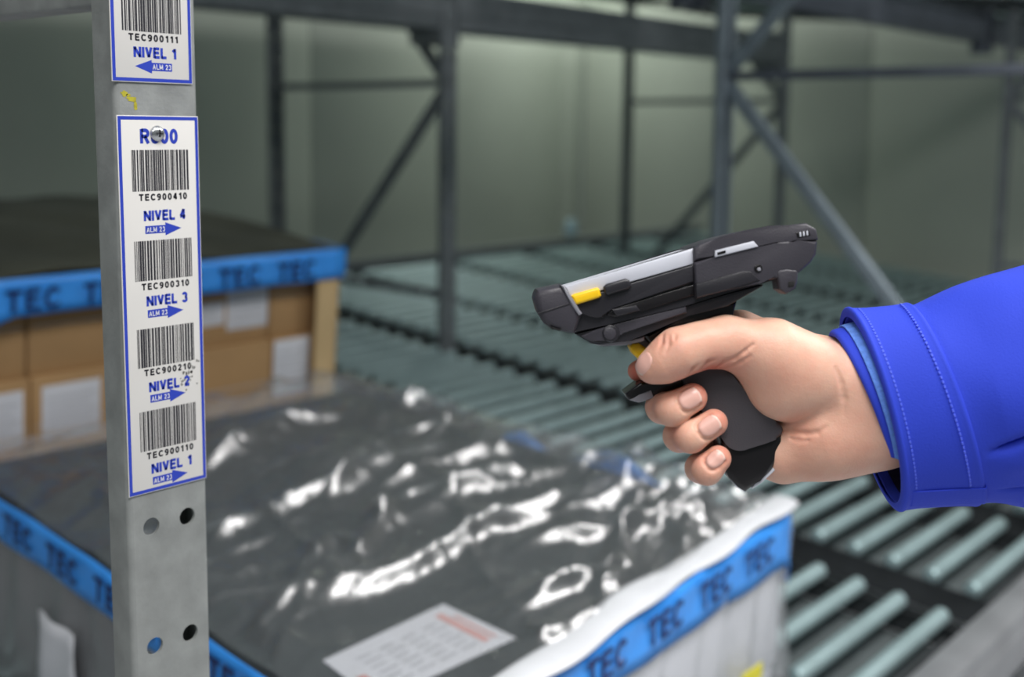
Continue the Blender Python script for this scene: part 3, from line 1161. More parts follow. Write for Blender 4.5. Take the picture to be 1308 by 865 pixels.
# paper delivery sheet under the film
sc_ = [(0.800, 0.880), (1.023, 0.872), (1.018, 0.992), (0.812, 0.985)]
bm = bmesh.new()
lo = [bm.verts.new(Vector((x, y, bedz(y, HT - 0.0345))) - NL) for x, y in sc_]
hi = [bm.verts.new(Vector((x, y, bedz(y, HT - 0.0335))) - NL) for x, y in sc_]
bm.faces.new(hi)
bm.faces.new(lo[::-1])
for k in range(4):
    bm.faces.new((lo[k], lo[(k + 1) % 4], hi[(k + 1) % 4], hi[k]))
sheet = link('paper_sheet', from_bm('paper_sheet', bm, M['paper']), nl)
tag(sheet, 'white printed paper sheet under the film')
vs, fs = [], []


def prect(x0, x1, y0, y1):
    i = len(vs)
    for x, y in ((x0, y0), (x1, y0), (x1, y1), (x0, y1)):
        vs.append(Vector((x, y, bedz(y, HT - 0.0329))) - NL)
    fs.append((i, i + 1, i + 2, i + 3))


for q in range(6):
    for c in range(4):
        prect(0.842 + c * .036, 0.870 + c * .036 - .006 * (q % 2), 0.893 + q * .013, 0.897 + q * .013)
link('print', mesh('print', vs, fs, M['grey_ink']), sheet)
vs, fs = [], []
prect(0.985, 0.997, 0.890, 0.975)
prect(1.003, 1.008, 0.890, 0.960)
link('red_print', mesh('red_print', vs, fs, M['pale_red']), sheet)
vs, fs = [], []
prect(0.812, 0.826, 0.918, 0.930)
link('red_print', mesh('red_print', vs, fs, M['red_ink']), sheet)
# yellow sticker and pale sheet low on the front face
q = quad(0.826, 0)
ym = box_mesh('sticker', -0.03, 0.03, -0.001, 0.001, -0.012, 0.012, M['yellow_mark'])
o = link('yellow_sticker', ym, nl, Vector((q.x, q.y - 0.0185, bedz(q.y, 0.108))) - NL)
# added charcoal layer: shade of the less lit left face put into colour
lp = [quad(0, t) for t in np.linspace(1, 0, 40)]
o = link('side_shade_layer', ribbon('side_shade_layer', [Vector((p.x + .003, p.y, bedz(p.y, HT - 0.05))) - NL for p in lp], lambda t: 0.27, M['load'], [(-1, 0, 0)] * 40, wav=.004), nl)
# pale crumpled sheet on the left face
vs, fs = [], []
for a in range(9):
    for b in range(7):
        y = 1.37 + .10 * a / 8
        vs.append(Vector((0.7115 + .003 * math.sin(a * 1.1 + b), y, bedz(y, 0.06 + 0.15 * b / 6))) - NL)
for a in range(8):
    for b in range(6):
        fs.append((a * 7 + b, a * 7 + b + 1, a * 7 + b + 8, a * 7 + b + 7))
o = link('paper_slip', mesh('paper_slip', vs, fs, M['paper'], 180), nl)
md = o.modifiers.new('thickness', 'SOLIDIFY')
md.thickness = 0.0008

# ================================================================== HAND, SLEEVE, SCANNER
DH = 0.72
S = DH / FPX
UX, UY = 654.0, 432.5 + SHY


def loc3(px, py, wpx=0.0):
    """camera-aligned metric coordinates (right, up, towards camera) of a point measured in the photo"""
    d = DH - wpx * S
    return np.array([(px - UX) / FPX * d, -(py - UY) / FPX * d, -d])


ORG = loc3(950, 480, 0)
ORGW = Vector((0, 0, CAMZ)) + ROT @ Vector(ORG)


def L(px, py, wpx=0.0):
    return loc3(px, py, wpx) - ORG


def rig_root(name, label, cat):
    o = bpy.data.objects.new(name, None)
    COL.objects.link(o)
    o.empty_display_size = 0.05
    o.matrix_world = Matrix.Translation(ORGW) @ ROT.to_4x4()
    tag(o, label, cat)
    return o


person = rig_root('person', 'outstretched right arm in a royal blue work jacket sleeve, bare hand gripping the scanner', 'person')
scanner = rig_root('handheld_scanner', 'black pistol-grip barcode scanner with yellow buttons held in the hand', 'scanner')


# ---------------------------------------------------------------- the hand as one implicit surface
def smin(a, b, k):
    h = np.maximum(k - np.abs(a - b), 0) / k
    return np.minimum(a, b) - h * h * k * 0.25


class Field:
    def __init__(s, lo, hi, h):
        s.h = h
        s.lo = np.array(lo, np.float32)
        n = np.ceil((np.array(hi) - s.lo) / h).astype(int) + 1
        s.n = n
        s.ax = [(s.lo[i] + h * np.arange(n[i])).astype(np.float32) for i in range(3)]

    def cone(s, a, b, ra, rb):
        """distance to a tapered capsule"""
        a, b = np.array(a, np.float32), np.array(b, np.float32)
        d = b - a
        l2 = float(d @ d)
        X = s.ax[0][:, None, None] - a[0]
        Y = s.ax[1][None, :, None] - a[1]
        Z = s.ax[2][None, None, :] - a[2]
        t = np.clip((X * d[0] + Y * d[1] + Z * d[2]) / max(l2, 1e-12), 0, 1)
        q = (X - t * d[0]) ** 2 + (Y - t * d[1]) ** 2 + (Z - t * d[2]) ** 2
        return np.sqrt(q) - (ra + (rb - ra) * t)

    def ell(s, c, r, axes=None):
        c = np.array(c, np.float32)
        X = s.ax[0][:, None, None] - c[0]
        Y = s.ax[1][None, :, None] - c[1]
        Z = s.ax[2][None, None, :] - c[2]
        if axes is not None:
            A = np.array(axes, np.float32)
            X, Y, Z = (X * A[0][0] + Y * A[0][1] + Z * A[0][2], X * A[1][0] + Y * A[1][1] + Z * A[1][2], X * A[2][0] + Y * A[2][1] + Z * A[2][2])
        k0 = np.sqrt((X / r[0]) ** 2 + (Y / r[1]) ** 2 + (Z / r[2]) ** 2)
        k1 = np.sqrt((X / r[0] ** 2) ** 2 + (Y / r[1] ** 2) ** 2 + (Z / r[2] ** 2) ** 2) + 1e-9
        return k0 * (k0 - 1) / k1


def surface_nets(V, lo, h):
    nx, ny, nz = V.shape
    ins = V < 0
    c = np.zeros((nx - 1, ny - 1, nz - 1), np.int8)
    offs = [(i, j, k) for i in (0, 1) for j in (0, 1) for k in (0, 1)]
    for i, j, k in offs:
        c += ins[i:nx - 1 + i, j:ny - 1 + j, k:nz - 1 + k]
    act = np.argwhere((c > 0) & (c < 8))
    idx = -np.ones((nx - 1, ny - 1, nz - 1), np.int64)
    idx[act[:, 0], act[:, 1], act[:, 2]] = np.arange(len(act))
    acc = np.zeros((len(act), 3))
    cnt = np.zeros(len(act))
    for a in offs:
        for ax in range(3):
            if a[ax]:
                continue
            b = list(a)
            b[ax] = 1
            va = V[act[:, 0] + a[0], act[:, 1] + a[1], act[:, 2] + a[2]]
            vb = V[act[:, 0] + b[0], act[:, 1] + b[1], act[:, 2] + b[2]]
            m = (va < 0) != (vb < 0)
            t = np.where(m, va / np.where(m, va - vb, 1), 0)
            p = np.array(a, float)[None, :].repeat(len(act), 0)
            p[:, ax] = t
            acc[m] += p[m]
            cnt[m] += 1
    P = lo + h * (act + acc / cnt[:, None])
    F = []
    for ax in range(3):
        o1, o2 = [(1, 2), (2, 0), (0, 1)][ax]
        sl0 = [slice(None)] * 3
        sl1 = [slice(None)] * 3
        sl0[ax] = slice(0, -1)
        sl1[ax] = slice(1, None)
        A, B = ins[tuple(sl0)], ins[tuple(sl1)]
        e = np.argwhere(A != B)
        ok = (e[:, o1] > 0) & (e[:, o2] > 0) & (e[:, o1] < V.shape[o1] - 1) & (e[:, o2] < V.shape[o2] - 1)
        e = e[ok]
        fl = A[e[:, 0], e[:, 1], e[:, 2]]
        q = []
        for d1, d2 in ((0, 0), (-1, 0), (-1, -1), (0, -1)):
            t = e.copy()
            t[:, o1] += d1
            t[:, o2] += d2
            q.append(idx[t[:, 0], t[:, 1], t[:, 2]])
        q = np.stack(q, 1)
        q[~fl] = q[~fl][:, ::-1]
        F.append(q)
    return P, np.concatenate(F)


NAILS = ((881, 510, 30, 29, 27), (906, 545, 34, 29, 26), (913, 587, 40, 25, 22))


def build_hand():
    h = 0.00085
    fld = Field([-0.082, -0.078, -0.062], [0.150, 0.058, 0.062], h)
    C = lambda p, q, rp, rq: fld.cone(L(*p), L(*q), rp * S, rq * S)

    def chain(pts, k):
        v = None
        for a, b in zip(pts, pts[1:]):
            c = C(a[:3], b[:3], a[3], b[3])
            v = c if v is None else smin(v, c, k * S)
        return v
    # fingers: tip, end joint, middle joint, knuckle
    middle = chain([(885, 508, 46, 18), (858, 523, 44, 20), (846, 520, 14, 20), (852, 505, -24, 20), (918, 462, -52, 23)], 8)
    ring = chain([(912, 540, 46, 17.0), (882, 558, 44, 19), (868, 557, 14, 19.5), (876, 545, -24, 19.5), (925, 508, -52, 22)], 8)
    little = chain([(917, 586, 44, 16.5), (903, 600, 42, 18), (894, 598, 14, 17.5), (902, 588, -24, 17.5), (938, 555, -48, 20)], 8)
    index = chain([(815, 474, -10, 13.5), (832, 466, -30, 16), (866, 450, -50, 19), (945, 424, -42, 26)], 10)
    # thumb with its ball
    thumb = chain([(831, 470, 60, 17.5), (845, 464, 62, 22.5), (867, 450, 62, 27.5), (897, 441, 56, 26), (928, 437, 46, 30), (985, 452, 34, 40)], 16)
    ball = smin(fld.ell(L(1004, 488, 26), (54 * S, 50 * S, 44 * S)), C((985, 452, 34), (1060, 490, 8), 40, 46), 26 * S)
    thumb = smin(thumb, ball, 22 * S)
    # back of the hand, knuckles to wrist
    back = C((945, 422, -44), (1085, 486, -22), 26, 40)
    for p, r in (((920, 460, -54), 24), ((926, 508, -54), 23), ((938, 553, -48), 21)):
        back = smin(back, C(p, (1090, 520, -22), r, 40), 26 * S)
    # heel of the palm and wrist
    palm = smin(C((1000, 577, -6), (1050, 560, 4), 39, 50), C((955, 572, -34), (1000, 577, -6), 28, 39), 10 * S)
    palm = smin(palm, C((1050, 560, 4), (1108, 541, 0), 50, 53), 20 * S)
    palm = smin(palm, C((985, 545, -30), (1040, 540, -20), 30, 42), 24 * S)
    wrist = smin(C((1060, 489, 0), (1190, 490, -4), 51, 56), C((1098, 544, 2), (1200, 530, -2), 52, 56), 40 * S)
    v = smin(back, palm, 26 * S)
    v = smin(v, wrist, 34 * S)
    v = smin(v, thumb, 7 * S)
    # tendon fullness towards the wrist
    v = smin(v, C((1035, 470, 34), (1110, 500, 26), 24, 26), 40 * S)
    v = smin(v, index, 9 * S)
    v = smin(v, C((918, 462, -52), (852, 505, -24), 23, 20), 6 * S)
    fing = np.minimum(np.minimum(middle, ring), little)
    # fingers touch with a crisp crease between them
    fing = smin(smin(middle, ring, 2.5 * S), little, 2.5 * S)
    v = smin(v, fing, 4 * S)

    # creases: find the near surface along the column, then carve
    def surf(px, py):
        w = 50.0
        for _ in range(3):
            p = L(px, py, w)
            i = int(round((p[0] - fld.lo[0]) / h))
            j = int(round((p[1] - fld.lo[1]) / h))
            col = np.nonzero(v[i, j, :] < 0)[0]
            if len(col) == 0:
                return None
            z = fld.lo[2] + h * col[-1]
            w = -(z + ORG[2] + DH) / S * -1.0
            w = (DH + (z + ORG[2])) / S
        return w

    def crease(pts, r, depth, taper=True):
        nonlocal v
        q = []
        n = len(pts) - 1
        for k, (px, py) in enumerate(pts):
            wv = surf(px, py)
            f = 0.35 + 0.65 * math.sin(math.pi * k / n) if taper else 1.0
            if wv is not None:
                q.append((px, py, wv + r * f - depth * f, r * f))
        for a, b in zip(q, q[1:]):
            c = C(a[:3], b[:3], a[3], b[3])
            v = -smin(-v, c, 3.0 * S)

    crease([(843, 419), (846, 428), (845, 438), (841, 446)], 2.4, 1.1)
    crease([(850, 418), (854, 428), (854, 440), (850, 450)], 2.2, .9)
    crease([(858, 419), (862, 427), (862, 435)], 2.0, .7)
    crease([(897, 470), (905, 462), (913, 459)], 2.4, 1.8)
    crease([(912, 470), (925, 462), (940, 458), (952, 449), (962, 440)], 2.8, 1.8)
    crease([(932, 469), (946, 463), (958, 455)], 2.2, 1.4)
    crease([(880, 477), (886, 470), (892, 466)], 2.0, 1.2)
    # palm folds
    crease([(998, 547), (1012, 551), (1028, 554), (1044, 553), (1056, 545)], 3.6, 1.5)
    crease([(1010, 560), (1020, 563), (1032, 563)], 3.6, .5)
    crease([(1068, 470), (1076, 490), (1079, 510), (1078, 530)], 4.5, .4)
    for nx, ny, na, nl_, nw in NAILS:
        ca_, sa_ = math.cos(math.radians(na)), math.sin(math.radians(na))
        ring_ = []
        for q_ in range(-7, 8):
            t_ = math.pi + q_ / 7 * 2.1
            sx_ = math.copysign(abs(math.cos(t_)) ** .7, math.cos(t_)) * (nl_ / 2 + 1.2)
            sy_ = math.copysign(abs(math.sin(t_)) ** .7, math.sin(t_)) * (nw / 2 + 1.2)
            ring_.append((nx + sx_ * ca_ - sy_ * sa_, ny - sx_ * sa_ - sy_ * ca_))
        crease(ring_, 1.7, 0.9, False)
    # fingertip pads: knuckle skin lines on the bent fingers
    P, F = surface_nets(v, fld.lo.astype(float), h)
    me = bpy.data.meshes.new('hand')
    me.vertices.add(len(P))
    me.vertices.foreach_set('co', P.ravel())
    me.loops.add(F.size)
    me.loops.foreach_set('vertex_index', F.ravel().astype(np.int32))
    me.polygons.add(len(F))
    me.polygons.foreach_set('loop_start', np.arange(0, F.size, 4, dtype=np.int32))
    me.polygons.foreach_set('use_smooth', np.ones(len(F), bool))
    me.update(calc_edges=True)
    me.validate()
    # flush: fingertips, knuckles and folds are pinker
    fl_ = np.zeros(len(P))
    for (px, py, wv, r, a) in ((895, 503, 55, 20, .45), (845, 520, 40, 22, .4), (920, 535, 55, 18, .45), (870, 560, 40, 20, .4), (922, 582, 52, 18, .5), (897, 600, 40, 20, .4),
                               (815, 478, 0, 22, .8), (826, 480, 70, 18, .25), (850, 440, 80, 22, .25), (915, 462, 60, 22, .5), (900, 470, 60, 18, .4), (945, 455, 60, 22, .25),
                               (1000, 470, 70, 40, .12), (1020, 550, 50, 22, .25), (1090, 560, 40, 30, .22), (1035, 590, 40, 40, .15), (880, 475, 70, 25, .3)):
        d2 = ((P - L(px, py, wv)) ** 2).sum(1)
        fl_ += a * np.exp(-d2 / (r * S) ** 2)
    at = me.attributes.new('flush', 'FLOAT', 'POINT')
    at.data.foreach_set('value', np.clip(fl_, 0, .8).astype(np.float32))
    me.materials.append(M['skin'])
    ob = link('hand', me, person)
    md = ob.modifiers.new('smooth', 'SMOOTH')
    md.factor = 0.5
    md.iterations = 2
    return ob, P, F


hand, HP, HF = build_hand()
BVH = BVHTree.FromPolygons([tuple(p) for p in HP], [tuple(f) for f in HF])


def nail(cx, cy, wv, ang, ln, wd, tilt_x=0.0):
    """fingernail laid on the finger: centre in the photo, long axis angle (deg), size in photo px"""
    c = Vector(L(cx, cy, wv))
    d = Vector((math.cos(math.radians(ang)), math.sin(math.radians(ang)), 0))
    view = (Vector(L(cx, cy, wv + 60)) - c).normalized()
    nrm = (view + Vector((tilt_x, 0, 0))).normalized()
    hit = BVH.ray_cast(c + nrm * 0.04, -nrm)
    base, n0 = hit[0], hit[1]
    if n0.dot(view) < 0:
        n0 = -n0
    d = (d - n0 * d.dot(n0)).normalized()
    s = n0.cross(d)
    nu, nv = 14, 14
    vs, fs = [], []
    for a in range(nu + 1):
        for b in range(nv + 1):
            u, v_ = -1 + 2 * a / nu, -1 + 2 * b / nv
            # square to superellipse
            k = (abs(u) ** 2.6 + abs(v_) ** 2.6) ** (1 / 2.6) if (u or v_) else 1
            mxx = max(abs(u), abs(v_)) or 1
            uu, vv = u / k * mxx if k else 0, v_ / k * mxx if k else 0
            p = base + d * (uu * ln * S / 2) + s * (vv * wd * S / 2 * (0.92 + .08 * uu))
            hh = BVH.ray_cast(p + n0 * 0.012, -n0, 0.03)
            q = hh[0] if hh[0] is not None else p
            rim = max(abs(u), abs(v_))
            lift = 0.00035 if rim < .99 else -0.0004
            if u > .9:
                lift = 0.0006
            # flatten across
            q = q + n0 * lift
            vs.append(q)
    for a in range(nu):
        for b in range(nv):
            i = a * (nv + 1) + b
            fs.append((i, i + nv + 1, i + nv + 2, i + 1))
    me = mesh('fingernail', vs, fs, M['nail'], 180)
    me.materials.append(M['nail_tip'])
    for k_, f_ in enumerate(me.polygons):
        if k_ // nv >= nu - 1:
            f_.material_index = 1
    o = link('fingernail', me, hand)
    md = o.modifiers.new('thickness', 'SOLIDIFY')
    md.thickness = 0.0005
    return o


nail(823, 463, 70, 205, 30, 27, -0.5)
nail(881, 510, 60, 30, 29, 27)
nail(906, 545, 60, 34, 29, 26)
nail(913, 587, 60, 40, 25, 22)

# ---------------------------------------------------------------- sleeve
def catmull(P, t):
    n = len(P) - 1
    x = t * n
    i = min(int(x), n - 1)
    f = x - i
    p0, p1, p2, p3 = P[max(i - 1, 0)], P[i], P[i + 1], P[min(i + 2, n)]
    return 0.5 * (2 * p1 + (p2 - p0) * f + (2 * p0 - 5 * p1 + 4 * p2 - p3) * f * f + (3 * p1 - p0 - 3 * p2 + p3) * f ** 3)


def tube(name, rings, m, nt=96, ns=60, disp=None, th=0.0022, cap=False, scale=1.0, arc_=None):
    """rings: (cx, cy, cw, Ax, Ay, Bx, Bw) in photo px"""
    R = np.array(rings, float)
    vs, fs = [], []
    for a in range(ns + 1):
        t = a / ns
        cx, cy, cw, Ax, Ay, Bx, Bw = catmull(R, t)
        for b in range(nt):
            th_ = 2 * math.pi * b / nt if arc_ is None else arc_[0] + (arc_[1] - arc_[0]) * b / (nt - 1)
            k = scale + (disp(t, th_, cx) if disp else 0)
            c, s_ = math.cos(th_) * k, math.sin(th_) * k
            vs.append(L(cx + c * Ax + s_ * Bx, cy + c * Ay, cw + s_ * Bw))
    for a in range(ns):
        for b in range(nt if arc_ is None else nt - 1):
            b2 = (b + 1) % nt
            fs.append((a * nt + b, a * nt + b2, (a + 1) * nt + b2, (a + 1) * nt + b))
    if cap:
        i = len(vs)
        vs.append(np.mean(vs[-nt:], axis=0))
        for b in range(nt):
            fs.append((ns * nt + b, ns * nt + (b + 1) % nt, i))
    o = link(name, mesh(name, vs, fs, m, 180), person)
    if th:
        md = o.modifiers.new('thickness', 'SOLIDIFY')
        md.thickness = th
        md.offset = 1
    return o


RING0 = (1117, 523, 0, -31, -119, 23, 84)
RING1 = (1203, 517, 0, -42, -121, 24, 92)
SLEEVE = [RING0, RING1, (1300, 497, 0, -24, -147, 16, 108), (1430, 480, 0, -10, -160, 0, 122), (1700, 470, 0, 0, -172, 0, 135), (1950, 430, 0, 20, -180, 0, 140), (2150, 250, 0, 160, -120, 0, 140), (2250, -20, 0, 190, -20, 0, 140), (2290, -260, 0, 200, -10, 0, 150)]


def folds(t, th, x):
    g = 0.0
    s = (x - 1122)
    if x > 1215:
        f = min(1, (x - 1215) / 40)
        # deep fold low on the near side, running back from the strap
        g -= 0.17 * f * math.exp(-((th - 2.05 + (x - 1250) * .0016) / 0.045) ** 2) * math.exp(-((x - 1300) / 130) ** 2)
        g += 0.045 * f * math.exp(-((th - 2.25) / 0.16) ** 2)
        g -= 0.03 * f * math.exp(-((th - 2.62) / 0.03) ** 2)
        g += 0.028 * f * math.sin(3 * th + x * .012) + 0.022 * f * math.sin(5 * th - x * 0.021 + 1)
        g += 0.030 * f * math.exp(-((th - 0.9) / .35) ** 2) * math.sin((x - 1215) / 38.0)
    return g


sl = tube('sleeve', SLEEVE, M['jacket'], 260, 220, folds, 0.0022, True)
# cuff strap wrapped round the end
Rm = [RING0[i] * .5 + RING1[i] * .5 for i in range(7)]


def ring_at(x0, k=0.0, grow=1.0):
    t = k
    v = [RING0[i] * (1 - t) + RING1[i] * t for i in range(7)]
    return (v[0], v[1], v[2], v[3] * grow, v[4] * grow, v[5] * grow, v[6] * grow)


tube('cuff_strap', [ring_at(0, -0.03, 1.0), ring_at(0, -0.03, 1.05), ring_at(0, 0.0, 1.085), ring_at(0, .06, 1.07), ring_at(0, .3, 1.055), ring_at(0, .7, 1.05), ring_at(0, .92, 1.055), ring_at(0, 1.0, 1.06), ring_at(0, 1.03, 1.03), ring_at(0, 1.03, 0.99)], M['jacket'], 140, 60, None, 0.0010)
# lining and fleece edge inside the cuff, showing on the near side only
tube('fleece_lining', [(1108, 515, 0, -33, -97, 17, 76), (1118, 516, 0, -33, -101, 18, 78), (1165, 516, 0, -36, -112, 20, 82)], M['fleece'], 80, 16, None, 0.0012, arc_=(-1.2, 2.35))
tube('inner_cuff', [(1103, 515, 0, -36, -86, 14, 68), (1101, 515, 0, -37, -90, 15, 71), (1110, 515, 0, -36, -94, 16, 73), (1165, 515, 0, -36, -104, 18, 76)], M['jacket'], 80, 24, None, 0.0012, arc_=(-1.2, 2.40))
tube('dark_lining', [ring_at(0, 0.13, .965), ring_at(0, .6, .965), ring_at(0, 1.0, .90), ring_at(0, 1.3, .5), ring_at(0, 1.32, .3)], M['jacket_in'], 64, 16, None, 0.0)


def stitches(kpos, th0, th1, n, grow=1.078):
    bm = bmesh.new()
    for q in range(n):
        a = th0 + (th1 - th0) * q / n
        b = a + (th1 - th0) / n * 0.6
        pts = []
        for th in (a, b):
            v = ring_at(0, kpos, grow)
            c, s_ = math.cos(th), math.sin(th)
            pts.append(Vector(L(v[0] + c * v[3] + s_ * v[5], v[1] + c * v[4], v[2] + s_ * v[6])))
        d = (pts[1] - pts[0])
        ln = d.length
        d.normalize()
        n_ = Vector((0, 0, 1))
        s_ = d.cross(n_).normalized()
        n_ = s_.cross(d)
        mt = Matrix((d, s_, n_)).transposed().to_4x4()
        mt.translation = pts[0]
        bm_box(bm, 0, ln, -0.0005, 0.0005, -0.0008, 0.0008, mt)
    o = link('stitching', from_bm('stitching', bm, M['thread']), person)
    tag(o, kind='stuff')


tube('strap_tab', [ring_at(0, .10, 1.04), ring_at(0, .10, 1.075), ring_at(0, .14, 1.085), ring_at(0, .9, 1.08), ring_at(0, 1.02, 1.085), ring_at(0, 1.05, 1.07), ring_at(0, 1.05, 1.03)], M['jacket'], 24, 40, None, 0.0006, arc_=(2.52, 2.86))
stitches(0.12, 0.15, 2.5, 50)
stitches(0.84, 0.15, 2.5, 50)


# ---------------------------------------------------------------- scanner
z4 = lambda X, Y: (660 + X / 3.19, 260 + Y / 3.19)
z5 = lambda X, Y: (780 + X / 3.09, 370 + Y / 3.09)


def prism(name, pts, wn, wf, m, bev=2.0, seg=2, parent=None, conv=z4, label=None, smooth=35, smoothed=False):
    if smoothed:
        for _ in range(2):          # corner cutting
            pts = [r for a_, b_ in zip(pts, pts[1:] + pts[:1]) for r in ((a_[0] * .75 + b_[0] * .25, a_[1] * .75 + b_[1] * .25), (a_[0] * .25 + b_[0] * .75, a_[1] * .25 + b_[1] * .75))]
    q = [L(*conv(*p), wn) for p in pts]
    zn, zfar = -wn * 0, 0
    dz = (wf - wn) * S
    bm = bmesh.new()
    a = [bm.verts.new((p[0], p[1], p[2])) for p in q]
    b = [bm.verts.new((p[0], p[1], p[2] + dz)) for p in q]
    n = len(q)
    fa = bm.faces.new(a)
    fb = bm.faces.new(b[::-1])
    for k in range(n):
        bm.faces.new((a[k], b[k], b[(k + 1) % n], a[(k + 1) % n]))
    if bev:
        bmesh.ops.bevel(bm, geom=list(fa.edges) + list(fb.edges), offset=bev * S, segments=seg, profile=.5, affect='EDGES', clamp_overlap=True)
    o = link(name, from_bm(name, bm, m, smooth), parent or scanner)
    if label:
        o['label'] = label
    return o


def disc_pts(X, Y, r, n=20):
    return [(X + r * math.cos(2 * math.pi * k / n), Y - r * math.sin(2 * math.pi * k / n)) for k in range(n)]


core = prism('housing', [(192, 340), (722, 186), (745, 170), (1030, 95), (1215, 102), (1226, 160), (1215, 208), (1150, 282), (1000, 326), (850, 368), (700, 414), (400, 488), (240, 526), (150, 508), (90, 440), (90, 360)], 64, -66, M['black_plastic'], 3)
prism('silver_rail', [(197, 338), (720, 182), (722, 247), (470, 316), (222, 392)], 69, -69, M['silver'], 3, label='silver edge strip beside the screen')
prism('screen', [(230, 331), (700, 190), (700, 194), (230, 335)], 60, -60, M['screen'], 0)
prism('side_panel', [(222, 396), (722, 249), (722, 322), (392, 420), (364, 438), (352, 463), (325, 467), (290, 460), (264, 448)], 71, 60, M['black_plastic'], 2)
prism('recess_panel', [(366, 455), (372, 440), (394, 428), (722, 330), (727, 374), (505, 441), (400, 464)], 68, 60, M['gloss_black'], 1.5)
prism('latch', [(388, 432), (488, 415), (503, 437), (408, 461)], 73, 60, M['black_plastic'], 1.5)
prism('chassis', [(238, 532), (400, 494), (700, 418), (845, 374), (1005, 330), (1000, 338), (860, 418), (700, 458), (520, 536), (460, 560), (375, 571), (300, 567)], 58, -58, M['black_plastic'], 3)
prism('chassis_cover', [(330, 512), (405, 492), (690, 415), (694, 448), (430, 522), (400, 560), (350, 560), (300, 562), (262, 540)], 63, 55, M['soft_black'], 2)
prism('underside', [(300, 570), (375, 574), (470, 562), (520, 540), (520, 560), (440, 578), (350, 582)], 50, -50, M['trim_grey'], 1)
prism('head_boot', [(722, 241), (805, 218), (985, 178), (1060, 161), (1110, 151), (1142, 162), (1227, 152), (1222, 205), (1200, 240), (1152, 282), (1055, 308), (995, 313), (730, 389)], 75, -75, M['soft_black'], 3.5, 3)
prism('head_cover', [(722, 184), (745, 165), (830, 135), (930, 110), (1030, 90), (1100, 88), (1180, 79), (1222, 104), (1231, 148), (1140, 158), (1110, 147), (1060, 157), (985, 174), (805, 214), (722, 237)], 74, -74, M['soft_black'], 3, 3)
prism('lower_plate', [(730, 326), (925, 275), (955, 277), (992, 313), (930, 330), (732, 386)], 77, 70, M['black_plastic'], 1.5)
prism('slot_plate', [(808, 192), (966, 153), (985, 176), (808, 220)], 77.5, 68, M['silver'], 1, label='silver plate with a small dark port')
prism('port', [(818, 199), (852, 190), (852, 202), (818, 211)], 78.2, 70, M['gloss_black'], 0.4)
scr = prism('screw', disc_pts(985, 265, 17), 76.5, 70, M['gloss_black'], 1)
prism('screw_head', disc_pts(988, 268, 8, 12), 77.5, 70, M['trim_grey'], .6, parent=scr)
prism('vent', [(1138, 119), (1190, 108), (1198, 131), (1144, 141)], 74.6, 68, M['gloss_black'], .5)
for k in range(3):
    x = 1152 + k * 14
    prism('vent_rib', [(x, 117 - k * 2.5), (x + 7, 115.5 - k * 2.5), (x + 9, 134 - k * 2.5), (x + 2, 136 - k * 2.5)], 75.6, 68, M['silver'], .4)
prism('nose_bumper', [(70, 392), (74, 372), (84, 352), (185, 330), (205, 352), (240, 415), (266, 450), (236, 531), (150, 515), (110, 489), (84, 446)], 77, -77, M['soft_black'], 8, 3)
prism('bumper_ridge', [(84, 446), (215, 405), (218, 411), (87, 453)], 78, 60, M['black_plastic'], .6)
prism('bumper_trim', [(178, 331), (196, 335), (222, 390), (268, 449), (254, 457), (226, 418), (204, 372)], 79, 60, M['trim_grey'], 2)
prism('bumper_notch', [(136, 502), (180, 514), (176, 520), (140, 510)], 78, 70, M['dark'], .3)
prism('side_button', [(222, 376), (232, 370), (328, 343), (337, 347), (345, 376), (336, 384), (246, 412), (238, 410)], 79, 60, M['yellow'], 3, 3, label='yellow side button')
prism('side_button', [(354, 340), (366, 328), (444, 306), (460, 312), (468, 336), (456, 348), (372, 373), (360, 366)], 78, 60, M['black_plastic'], 3, 3, label='black side button')
bo = prism('pivot_boss', disc_pts(385, 530, 36), 65, 50, M['black_plastic'], 2)
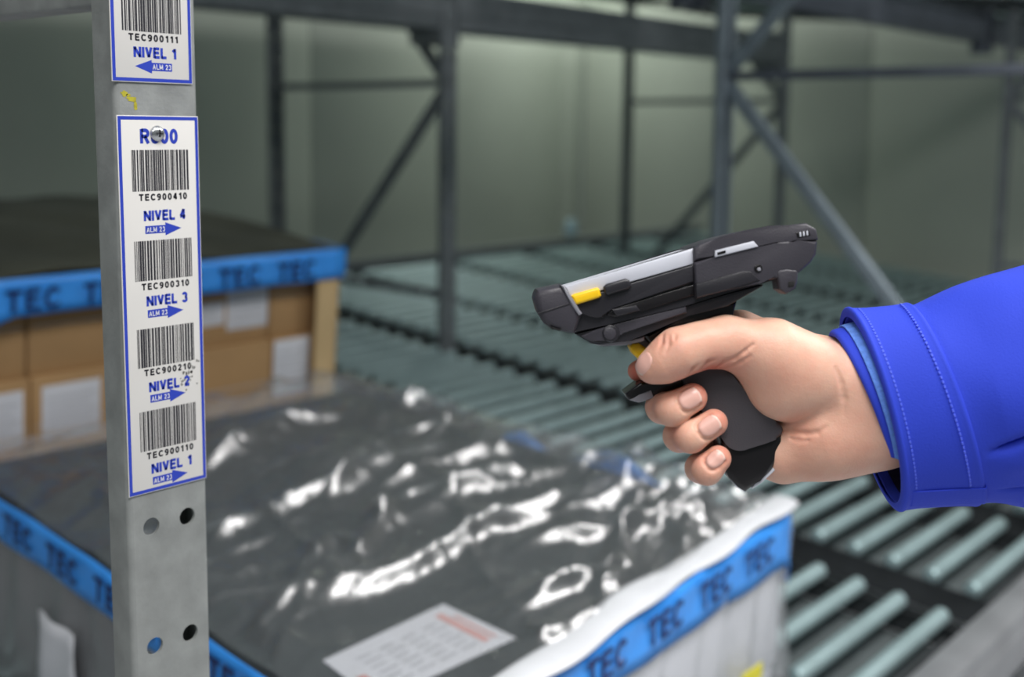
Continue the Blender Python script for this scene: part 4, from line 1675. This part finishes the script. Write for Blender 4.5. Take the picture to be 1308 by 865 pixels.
prism('pivot_boss_cap', disc_pts(380, 530, 27), 66.5, 60, M['soft_black'], 2, parent=bo)
prism('spring_pin', disc_pts(446, 545, 17), 40, 10, M['ochre'], 1)
kn = prism('trigger_latch', [(1060, 280), (1072, 270), (1100, 266), (1142, 270), (1148, 282), (1146, 315), (1138, 345), (1098, 370), (1070, 350)], 76, 40, M['soft_black'], 3, 3, label='small grey strap lug under the head')
prism('lug_hole', [(1107, 319), (1131, 316), (1130, 337), (1107, 341)], 76.8, 60, M['dark'], .3, parent=kn)
prism('neck', [(505, 535), (700, 455), (850, 415), (900, 400), (880, 470), (850, 560), (780, 640), (640, 640), (560, 590)], 34, -34, M['gloss_black'], 6, 3)
prism('trigger_link', [(432, 566), (520, 548), (560, 590), (540, 620), (500, 585)], 20, -20, M['trim_grey'], 2)
prism('trigger', [(462, 586), (476, 572), (500, 570), (532, 592), (545, 612), (530, 655), (508, 645), (474, 612)], 30, -10, M['yellow'], 4, 3, label='yellow trigger')
prism('finger_guard', [(58, 412), (120, 366), (190, 374), (270, 350), (345, 322), (420, 330), (330, 372), (200, 400), (172, 428), (112, 446), (72, 436)], 27, -27, M['gloss_black'], 3, 3, conv=z5)
prism('guard_tip', [(74, 436), (112, 416), (160, 396), (172, 428), (112, 447)], 28, -28, M['trim_grey'], 2, conv=z5)
prism('grip', [(270, 345), (330, 325), (400, 306), (455, 300), (500, 360), (560, 440), (630, 505), (690, 545), (672, 585), (620, 606), (560, 624), (510, 640), (465, 625), (440, 590), (400, 530), (330, 440)], 36, -36, M['grip'], 9, 4, conv=z5, smooth=70, smoothed=True)
prism('grip_cap', [(440, 560), (560, 540), (670, 560), (688, 600), (672, 660), (640, 715), (590, 758), (534, 802), (505, 785), (470, 745), (430, 680)], 31, -31, M['gloss_black'], 7, 4, conv=z5, smooth=60)
prism('cap_rim', [(668, 590), (690, 592), (688, 640), (660, 705), (600, 762), (560, 788), (552, 780), (620, 715), (655, 650)], 27, -27, M['silver'], 3, 3, conv=z5, label='shiny clear rim of the grip cap')
